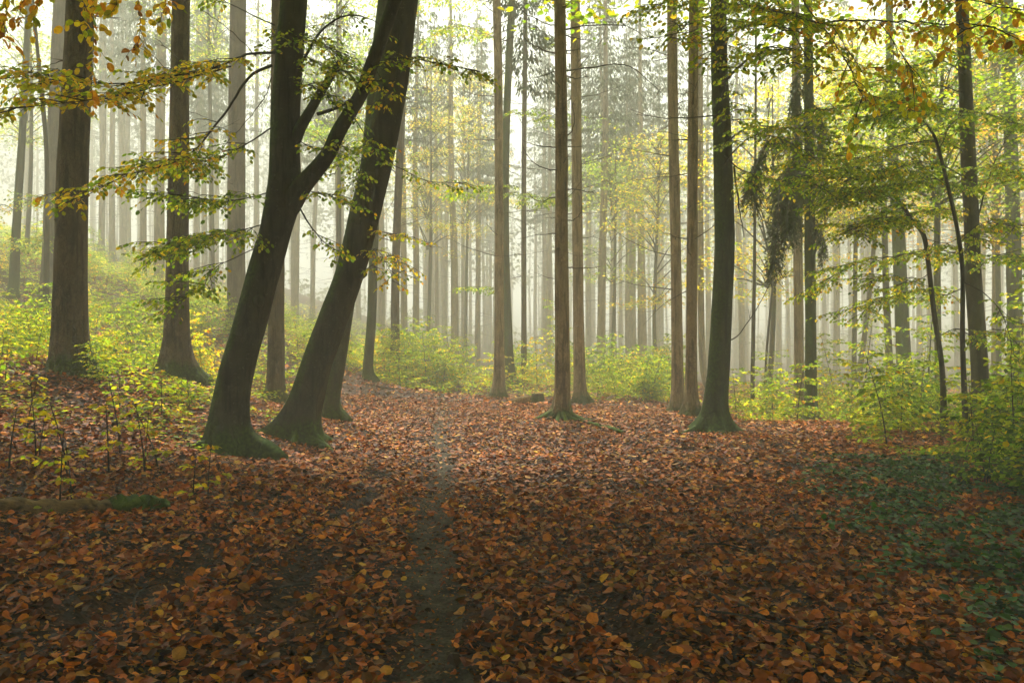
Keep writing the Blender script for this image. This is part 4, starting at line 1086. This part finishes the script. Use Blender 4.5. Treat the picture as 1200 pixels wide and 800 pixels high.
# ---- hazy broadleaved trees with yellow crowns between the spruces
def hazy_beech(px, Y, lo, hi, rx, ncl, mix, label):
    x = (px - CX) / FX * Y; z = Hs(x, Y)
    o = empty('beech_tree', (x, Y, z), label, 'tree', 'hazy autumn beeches')
    T = Tubes(); pt = np.array([(0, 0, -.4, .13), (0, 0, 0, .11), (U(-.3, .3), 0, lo, .09), (U(-.5, .5), 0, hi, .02)]); s_ = spline(pt, 16)
    T.sweep(s_[:, :3], s_[:, 3], 8, noise_amp=.03); T.build('trunk', M['beech_plain'], o)
    me_, T2 = beech_crown_mesh('crown', lo, hi, rx, ncl, .13, mix, per=130)
    link('crown', me_, M['leaf'], o); T2.build('limbs', M['twig'], o)
for a in ((500, 44, 6.5, 17, 3.0, 36, MIX_Y, 'hazy beech with thin yellow crown above the trail'),
          (545, 50, 9, 19, 3.5, 42, MIX_Y, 'misty golden beech crown among the trunks beyond the trail'),
          (770, 38, 3.5, 12, 2.4, 36, MIX_Y, 'young golden beech glowing in mist left of the twin spruces'),
          (716, 42, 5.0, 14, 2.0, 30, MIX_G, 'pale green young beech in the misty gap behind the root spruce'),
          (900, 30, 4, 12, 3.2, 60, MIX_Y, 'hazy yellow beech behind the green-barked beech'),
          (1000, 34, 7, 16, 4.0, 90, MIX_Y, 'golden hazy beech crown above the right-hand gap'),
          (1170, 32, 6, 16, 4.5, 90, MIX_O, 'orange tinged hazy beech near the right edge'),
          (1100, 24, 6.2, 13, 3.6, 70, MIX_G, 'green-yellow beech crown behind the forked sapling'),
          (30, 38, 5, 15, 3.0, 50, MIX_YG, 'hazy green-yellow beech behind the far left beech'),
          (395, 34, 8, 17, 2.6, 40, MIX_G, 'pale green beech crown seen between the two leaning beeches'),
          (250, 40, 12, 19, 2.6, 30, MIX_YG, 'thin hazy beech crown high above the left bank')):
    hazy_beech(*a)

# ------------------------------------------------------------------ saplings and shrubs
def sapling_meshes(h, nb, sl, size, mix, step=.05, spread=1.0, stems=1):
    T, L = Tubes(), Leaves()
    for s0 in range(stems):
        a0 = U(0, 6.28); ln = U(.05, .3) * h
        pts = spline([(0, 0, -.1), (math.cos(a0) * ln * .3, math.sin(a0) * ln * .3, h * .4), (math.cos(a0) * ln, math.sin(a0) * ln, h)], 10)
        T.sweep(pts, np.linspace(.010 * h + .003, .003, 10), 5)
        for j in range(nb):
            u = .18 + .8 * (j + R()) / nb; x = u * 9; i = min(int(x), 8)
            b = pts[i] + (pts[i + 1] - pts[i]) * (x - i)
            a = j * 2.4 + U(-.5, .5); d = np.array((math.cos(a), math.sin(a), U(.0, .45)))
            spray(T, L, b, d, sl * (1.15 - .6 * u) * U(.6, 1.2) * spread, size, mix, .5, step, .12, .002, gap=.075)
    tm = mesh_np('stem', np.concatenate(T.V), np.concatenate(T.Q)); tm.materials.append(M['twig'])
    lm = L.mesh('foliage'); lm.materials.append(M['leaf'])
    return tm, lm
SAP = {
    'g': [sapling_meshes(U(1.3, 1.8), 24, .85, .09, MIX_G, .05) for _ in range(4)],
    'y': [sapling_meshes(U(1.2, 1.7), 22, .8, .09, MIX_Y, .05) for _ in range(3)],
    'yg': [sapling_meshes(U(1.2, 1.7), 24, .8, .09, MIX_YG, .05) for _ in range(4)],
    'tall': [sapling_meshes(U(2.6, 3.4), 32, 1.1, .09, MIX_YG, .055) for _ in range(3)],
    'low': [sapling_meshes(U(.4, .6), 10, .4, .075, MIX_YG, .045) for _ in range(4)],
    'wisp': [sapling_meshes(U(.5, .8), 4, .22, .065, MIX_Y, .05) for _ in range(4)],
    'dk': [sapling_meshes(U(1.0, 1.5), 20, .65, .09, MIX_DK, .05, stems=2) for _ in range(3)],
}
WORD = {'g': 'green beech sapling,', 'y': 'yellow beech sapling,', 'yg': 'yellow-green beech sapling,', 'tall': 'tall layered beech sapling,', 'low': 'knee-high beech seedling,', 'wisp': 'wispy near seedling,', 'dk': 'dark green shrub,'}
def sap(kind, x, y, s_=1.0, grp='young beeches under the trees'):
    v = random.choice(SAP[kind]); z = Hs(x, y)
    nm = 'shrub' if kind == 'dk' else ('beech_seedling' if kind in ('low', 'wisp') else 'beech_sapling')
    o = empty(nm, (x, y, z), 'x', 'shrub' if kind == 'dk' else ('seedling' if kind in ('low', 'wisp') else 'sapling'), grp)
    o.scale = (s_ * U(.85, 1.15), s_ * U(.85, 1.15), s_ * U(.8, 1.15)); o.rotation_euler = (0, 0, U(0, 6.28))
    link('stem', v[0], None, o); link('foliage', v[1], None, o)
    px = CX + FX * x / y
    near = '' if y < 22 else ('farther ' if y < 30 else 'distant ')
    later(o, px, near + WORD[kind], 'sap')
def band(n_, f_px, f_Y, kinds, s_=(.8, 1.2), ok=None):
    k = 0; tries = 0
    while k < n_ and tries < n_ * 30:
        tries += 1
        px, Y = U(*f_px), U(*f_Y); x = (px - CX) / FX * Y
        if ok and not ok(x, Y): continue
        if any((x - t_[0]) ** 2 + (Y - t_[1]) ** 2 < .12 for t_ in taken): continue
        sap(random.choice(kinds), x, Y, U(*s_)); k += 1
# left bank
left_ok = lambda x, y: x < -5.2 - .04 * (y - 12) and not (y < 15 and x > -6.4)
band(80, (-20, 440), (17, 36), ['g', 'yg', 'yg', 'g', 'y'], (.55, .95), left_ok)
band(14, (-20, 180), (12, 18), ['yg', 'y', 'g'], (.4, .65), left_ok)
band(14, (-20, 440), (36, 52), ['g', 'yg', 'y'], (1.0, 1.5), left_ok)
band(12, (380, 525), (26, 33), ['g', 'yg', 'yg'], (1.0, 1.45))
band(10, (440, 530), (27, 31), ['yg', 'y'], (1.0, 1.3))
band(30, (540, 790), (28, 40), ['g', 'yg', 'y'], (.9, 1.3))
band(24, (690, 800), (24.5, 33), ['g', 'yg', 'yg'], (.7, 1.0))
band(14, (855, 1060), (17.5, 30), ['y', 'yg', 'yg'], (.7, 1.1), lambda x, y: x > 4.6)
band(26, (1000, 1260), (12.5, 20), ['yg', 'g', 'dk', 'g'], (.6, .95), lambda x, y: x > 5.6 + .12 * (y - 12))
band(8, (1120, 1260), (8.5, 12), ['dk', 'dk', 'yg'], (.6, .95), lambda x, y: x > 5.0)
band(4, (1150, 1250), (6.5, 8.5), ['dk'], (.55, .85), lambda x, y: x > 4.0)
for px, Y, s_ in ((1010, 22, 1), (1085, 20, 1.1), (1180, 18, 1.1), (980, 27, 1.1), (905, 24, .8), (650, 36, 1.1), (548, 40, .9), (1225, 14, 1.0), (120, 30, .7), (350, 27, .6), (478, 28, .75), (500, 29, .8), (515, 30, .7), (455, 28, .65), (530, 33, .7)):
    sap('tall', (px - CX) / FX * Y, Y, s_)
# knee-high seedlings on the near bank, wisps nearest
band(20, (-10, 300), (11, 17), ['low'], (.7, 1.25), lambda x, y: x < -3.9 - .1 * (y - 9))
band(14, (10, 250), (6.2, 9.5), ['wisp'], (.7, 1.1), lambda x, y: x < -2.6)
resolve_labels()

# low carpet of seedlings and leaves nobody could count
L = Leaves(); T = Tubes()
def carpet(m, px0, px1, Y0, Y1, hgt, mix, ok, size=.075):
    px = rng.uniform(px0, px1, m); Y = rng.uniform(Y0 ** .6, Y1 ** .6, m) ** (1 / .6); x = (px - CX) / FX * Y
    cl = np.sin(x * 2.3 + 1.7 * np.sin(Y * 1.1)) + np.sin(Y * 1.9 + 1.3 * np.sin(x * 1.7)) + .7 * np.sin(x * 5.1 + Y * 4.3)
    k = ok(x, Y) & (cl > rng.uniform(-1.2, 1.6, m))
    x, Y = x[k], Y[k]; m = len(x)
    z = H(x, Y) + hgt * rng.random(m) ** .8 * (.55 + .45 * np.sin(x * 1.3) * np.sin(Y * .9))
    d = rng.normal(0, 1, (m, 3)); d[:, 2] = rng.uniform(-.4, .1, m)
    L.add(np.c_[x, Y, z], d, UP + rng.normal(0, .3, (m, 3)), size * rng.uniform(.6, 1.2, m), pick(mix, m))
lk = lambda x, y: (x < -5.0 - .04 * (y - 12)) & ~((y < 13) & (x > -4.4))
carpet(42000, -60, 440, 13, 40, .5, MIX_YG, lk, .085)
carpet(4500, -60, 330, 10, 15, .2, MIX_YG, lambda x, y: x < -3.6 - .1 * (y - 8))
carpet(60000, -60, 460, 34, 70, 1.1, MIX_YG, lambda x, y: x < -5, .15)
carpet(16000, 400, 530, 26, 40, .7, MIX_YG, lambda x, y: x > -99, .09)
carpet(26000, 540, 800, 26, 46, .8, MIX_YG, lambda x, y: y > 25.5 + .3 * x, .09)
carpet(16000, 860, 1260, 17, 36, .5, MIX_YG, lambda x, y: x > 4.4, .085)
carpet(14000, 1000, 1260, 9, 17, .35, MIX_YG, lambda x, y: x > 5.2 + .12 * (y - 9))
o = L.build('undergrowth', M['leaf']); tag(o, 'low green and yellow undergrowth covering the bank and wood edge', 'undergrowth', kind='stuff')

# ------------------------------------------------------------------ leaf litter
LP = np.array([(.72, .225, .010), (.54, .14, .008), (.26, .060, .008), (.075, .026, .010), (.62, .28, .035), (.72, .38, .02), (.50, .12, .010), (.34, .15, .04)])
LW = np.array([5, 5, 4.5, 4.5, 2.6, 1.5, 3, 1.5]); LW = LW / LW.sum()
def lit_density(x, y):
    """share of candidate leaves kept"""
    d = np.ones_like(x)
    d *= 1 - .95 * np.exp(-((x - track_x(y) + .05 * np.sin(y * 5.1)) / (.25 + .03 * np.sin(y * 2.2 + x * 9))) ** 4) * np.clip(1.02 - np.maximum(y - 9, 0) / 22, .3, 1)
    d *= 1 - .96 * np.clip(rut(x, y) * 1.5, 0, 1)
    bare = np.sin(x * 2.9 + 2 * np.sin(y * 1.3)) * np.sin(y * 2.3 + 1.7 * np.sin(x * 1.9)) + .5 * np.sin(x * 6 + y * 5)
    d *= np.clip(1.15 - .75 * (bare > .45) * np.clip(bare, 0, 1) - .35 * np.clip((9 - y) / 5, 0, 1) * rng.random(len(x)), .15, 1)
    right_bare = np.exp(-((x - .45) / .35) ** 2) * np.clip((7.5 - y) / 2, 0, 1)
    d *= 1 - .2 * right_bare
    return d
def litter(L, m, Y0, Y1, size, lift, tilt, xr=.72):
    Y = rng.uniform(Y0 * Y0, Y1 * Y1, m) ** .5
    x = rng.uniform(-xr, xr, m) * (Y + .4)
    k = rng.random(m) < lit_density(x, Y)
    x, Y = x[k], Y[k]; m = len(x)
    pz_ = rng.random(m) ** 1.5 * lift + .006
    z = ground_mesh_z(x, Y) + pz_
    a = rng.uniform(0, 6.283, m); e = rng.normal(0, tilt * .7, m)
    d = np.c_[np.cos(a), np.sin(a), e]
    nr = UP + rng.normal(0, tilt, (m, 3))
    c = LP[rng.choice(len(LP), m, p=LW)] * rng.uniform(.45, 1.35, (m, 1))
    dark = .35 + .65 * np.clip(pz_ / lift * 2.2, 0, 1)            # leaves lower in the layer are darker
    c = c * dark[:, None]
    patch = .5 + .5 * np.sin(x * .9 + 2 * np.sin(Y * .5)) * np.sin(Y * .8 + x * .3)
    c = c * (.8 + .35 * patch)[:, None]
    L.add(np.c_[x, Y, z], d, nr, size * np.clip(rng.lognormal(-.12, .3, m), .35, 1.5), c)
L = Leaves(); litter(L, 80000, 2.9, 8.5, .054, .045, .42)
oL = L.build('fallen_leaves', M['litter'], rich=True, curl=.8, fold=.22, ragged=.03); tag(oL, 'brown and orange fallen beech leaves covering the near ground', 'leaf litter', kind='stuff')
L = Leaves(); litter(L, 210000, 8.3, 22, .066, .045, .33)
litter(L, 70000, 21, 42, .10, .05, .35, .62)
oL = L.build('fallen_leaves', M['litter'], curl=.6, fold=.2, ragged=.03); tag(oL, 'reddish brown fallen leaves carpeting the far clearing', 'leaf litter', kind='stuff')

# crumbs of leaf, bark and twig on the bare soil and the trail
L = Leaves(); m = 70000
Y = rng.uniform(2.9 ** 2, 10.5 ** 2, m) ** .5; x = rng.uniform(-.7, .7, m) * (Y + .4)
d = rng.normal(0, 1, (m, 3)); d[:, 2] = rng.normal(0, .25, m)
L.add(np.c_[x, Y, ground_mesh_z(x, Y) + .004 + .01 * rng.random(m)], d, UP + rng.normal(0, .4, (m, 3)), rng.uniform(.008, .028, m),
      LP[rng.choice(len(LP), m, p=LW)] * rng.uniform(.25, .9, (m, 1)))
o = L.build('leaf_crumbs', M['litter'], ragged=.1); tag(o, 'small broken bits of brown leaf scattered over soil and trail', 'leaf crumbs', kind='stuff')

# ivy and wood sorrel at the lower right
L = Leaves()
m = 70000
Y = rng.uniform(3.2, 10.5, m); x = rng.uniform(1.2, 9, m)
edge_ = 2.0 + .13 * (Y - 3.2) + .9 * np.clip(Y - 7.5, 0, 3) * .3
cl = np.sin(x * 4.3 + 1.7 * np.sin(Y * 3.1)) + np.sin(Y * 4.9 + 1.3 * np.sin(x * 3.7)) + .6 * np.sin(x * 11 + Y * 9)
k = (x < .75 * Y) & (rng.random(m) < np.clip((x - edge_) / 1.1, 0, 1)) & (cl > rng.uniform(-1.0, 1.2, m) - .3)
x, Y = x[k], Y[k]; m = len(x)
d = rng.normal(0, 1, (m, 3)); d[:, 2] = rng.uniform(-.2, .3, m)
cc = np.array([(.03, .10, .008), (.06, .17, .010), (.018, .045, .008), (.10, .16, .012)])[rng.choice(4, m, p=(.4, .3, .2, .1))] * rng.uniform(.7, 1.3, (m, 1))
L.add(np.c_[x, Y, ground_mesh_z(x, Y) + .03 + .06 * rng.random(m)], d, UP + rng.normal(0, .35, (m, 3)), rng.uniform(.035, .07, m), cc)
o = L.build('ground_cover', M['cover'], widthmul=1.35); tag(o, 'dark green ivy and wood sorrel creeping among leaves at lower right', 'ground cover', kind='stuff')

# ------------------------------------------------------------------ logs, sticks, stump
def ground_stick(pxs, r0, r1, label, m='twig', name='fallen_branch', lift=.4, k=9, namp=.05, twigs=2, cat='branch'):
    pts = np.array([G(a, b) for a, b in pxs])
    q = spline(pts, 22); q[:, 2] = H(q[:, 0], q[:, 1]) + r0 * lift + .012
    q[1:-1] += rng.normal(0, r0 * .18, (20, 3))
    base = q[0].copy()
    T = Tubes(); T.sweep(q, np.linspace(r0, r1, 22), k, noise_amp=namp)
    for _ in range(twigs):
        i = random.randint(5, 18); d = unit(q[i + 1] - q[i]); d = unit(rotv(d, UP, random.choice((-1, 1)) * U(.5, .9)) + UP * .15)
        T.sweep(np.array([q[i], q[i] + d * r0 * 3, q[i] + d * r0 * 6]), (r0 * .4, r0 * .25, r0 * .12), 5)
    o = T.build(name, M[m], None, origin=base); o.location = base
    return tag(o, label, cat)
ground_stick([(-30, 606), (40, 604), (110, 603), (152, 600)], .075, .05, 'rotten yellow-brown log lying at the left edge', 'rotten', 'fallen_log', .45, 18, .07, 1, 'log')
ground_stick([(138, 602), (160, 598), (178, 597), (192, 600)], .085, .05, 'short moss-covered log chunk at the end of the rotten log', 'moss', 'fallen_log', .3, 14, .13, 0, 'log')
ground_stick([(104, 634), (140, 624), (170, 617), (205, 610), (245, 604)], .028, .012, 'dark thin branch lying below the rotten log', 'twig')
ground_stick([(832, 702), (856, 716), (884, 722), (900, 740), (930, 764), (955, 775)], .014, .028, 'dark bent stick half buried in leaves at lower right', 'twig', twigs=1)
ground_stick([(284, 680), (300, 664), (312, 650)], .018, .010, 'short dark stick in the left wheel rut', 'twig', twigs=0)
ground_stick([(690, 498), (705, 502), (722, 507), (730, 509)], .05, .035, 'mossy branch on the leaves right of the rooted spruce', 'moss', twigs=0)
ground_stick([(680, 490), (700, 489), (722, 493), (745, 500)], .022, .010, 'long thin twig lying behind the mossy branch', 'dead')
ground_stick([(438, 452), (452, 455), (470, 457)], .03, .015, 'dark fallen branch at the foot of the trailside shrubs', 'twig')
ground_stick([(752, 535), (765, 528), (775, 524)], .02, .01, 'small dark twig in the middle of the clearing', 'twig')
ground_stick([(905, 524), (925, 522), (945, 526)], .02, .01, 'small dark twig in the right part of the clearing', 'twig')
ground_stick([(230, 470), (212, 462), (186, 464)], .05, .03, 'mossy branch lying below the knotty left spruce', 'moss', twigs=0)
# arching dead canes at the right edge of the clearing
for j, (pts) in enumerate(([(1050, 500), (1090, 505), (1120, 520), (1152, 548)], [(1062, 512), (1100, 528), (1130, 540), (1165, 552)], [(1100, 540), (1140, 512), (1175, 520)], [(1085, 498), (1096, 520), (1112, 545)], [(1120, 560), (1150, 530), (1190, 520)])):
    b = G(*pts[0]); Y0 = b[1]
    w_ = np.array([P(a, c_, Y0 - .4 * i) for i, (a, c_) in enumerate(pts)])
    w_[:, 2] = np.maximum(w_[:, 2], H(w_[:, 0], w_[:, 1]) + .02)
    w_[:, 2] += np.array([0] + [.12 + .05 * j] * (len(pts) - 2) + [0])
    T = Tubes(); T.sweep(spline(w_, 14) - b, np.linspace(.009, .004, 14), 5)
    o = T.build('dead_cane', M['wood'], None); o.location = b
    tag(o, ['uppermost', 'longest', 'steeply arched', 'shortest', 'lowest'][j] + ' tan dead cane arching at the right edge of clearing', 'cane', 'dead canes at the clearing edge')
# small twigs dropped on the litter
tws = []
for v in range(5):
    T = Tubes(); ln = U(.35, .8); q = spline([(0, 0, .012), (ln * .4, U(-.06, .06), .03), (ln, U(-.12, .12), .015)], 9)
    T.sweep(q, np.linspace(.009, .003, 9), 6, noise_amp=.08)
    for _ in range(3):
        i = random.randint(2, 7); T.sweep(np.array([q[i], q[i] + (U(.03, .1), random.choice((-1, 1)) * U(.05, .15), .02)]), (.004, .002), 4)
    tm = mesh_np('fallen_twig', np.concatenate(T.V), np.concatenate(T.Q)); tm.materials.append(M['twig']); tws.append(tm)
pending.clear()
for _ in range(30):
    Y = U(4.2, 17); x = U(-.55, .45) * Y
    o = link('fallen_twig', random.choice(tws), None, None, (x, Y, Hs(x, Y) + .03)); o.rotation_euler = (0, 0, U(0, 6.28))
    tag(o, 'x', 'twig', 'twigs fallen on the leaf litter'); later(o, CX + FX * x / Y, 'near thin fallen twig,' if Y < 9 else 'far thin fallen twig,', 'tw')
resolve_labels()
# stump with a split log beside it
b = G(629, 472); b[2] = Hs(b[0], b[1])
o = empty('tree_stump', b, 'small dark stump behind the spruce with mossy roots', 'stump')
T = Tubes(); T.sweep(np.array([(0, 0, -.1), (0, 0, 0), (.01, 0, .1), (.02, 0, .2), (.02, 0, .25)]), (.2, .19, .17, .16, .15), 20, root_shape(5, .4, .1, 1, 0), .04); T.build('bark', M['spruce_bark'], o)
T = Tubes(); T.sweep(np.array([(.02, 0, .248), (.02, 0, .262)]), (.14, .13), 20, None, .04); T.build('cut_face', M['wood'], o)
b2 = G(612, 474); b2[2] = Hs(b2[0], b2[1]) + .08
T = Tubes(); T.sweep(np.array([(-.28, .06, -.03), (-.1, .02, .02), (.1, 0, .05), (.22, 0, .06)]), (.07, .12, .13, .12), 14, None, .09)
o = T.build('fallen_log', M['wood'], None); o.location = b2; tag(o, 'pale split piece of wood leaning against the small stump', 'log')

# ------------------------------------------------------------------ the mist itself
xs0, xs1, ys0, ys1, zb, zt = -145, 145, -30, 190, ZMIN - 1.2, 0
zt = max(30.0, ZMAX + 31.0)
V = np.array([(x, y, z) for z in (zb, zt) for y in (ys0, ys1) for x in (xs0, xs1)])
Qb = np.array([(0, 2, 3, 1), (4, 5, 7, 6), (0, 1, 5, 4), (2, 6, 7, 3), (0, 4, 6, 2), (1, 3, 7, 5)])
me = mesh_np('haze', V, Qb, smooth=False)
m, t = mat('morning_mist')
pvn = t.nodes.new('ShaderNodeVolumePrincipled')
pvn.inputs['Color'].default_value = (.985, .992, .92, 1)
pvn.inputs['Density'].default_value = FOG
pvn.inputs['Anisotropy'].default_value = -.5
oo = t.nodes.new('ShaderNodeOutputMaterial'); t.links.new(pvn.outputs[0], oo.inputs['Volume'])
hz = link('haze', me, m); tag(hz, 'pale autumn mist filling the whole wood', 'mist', kind='stuff')
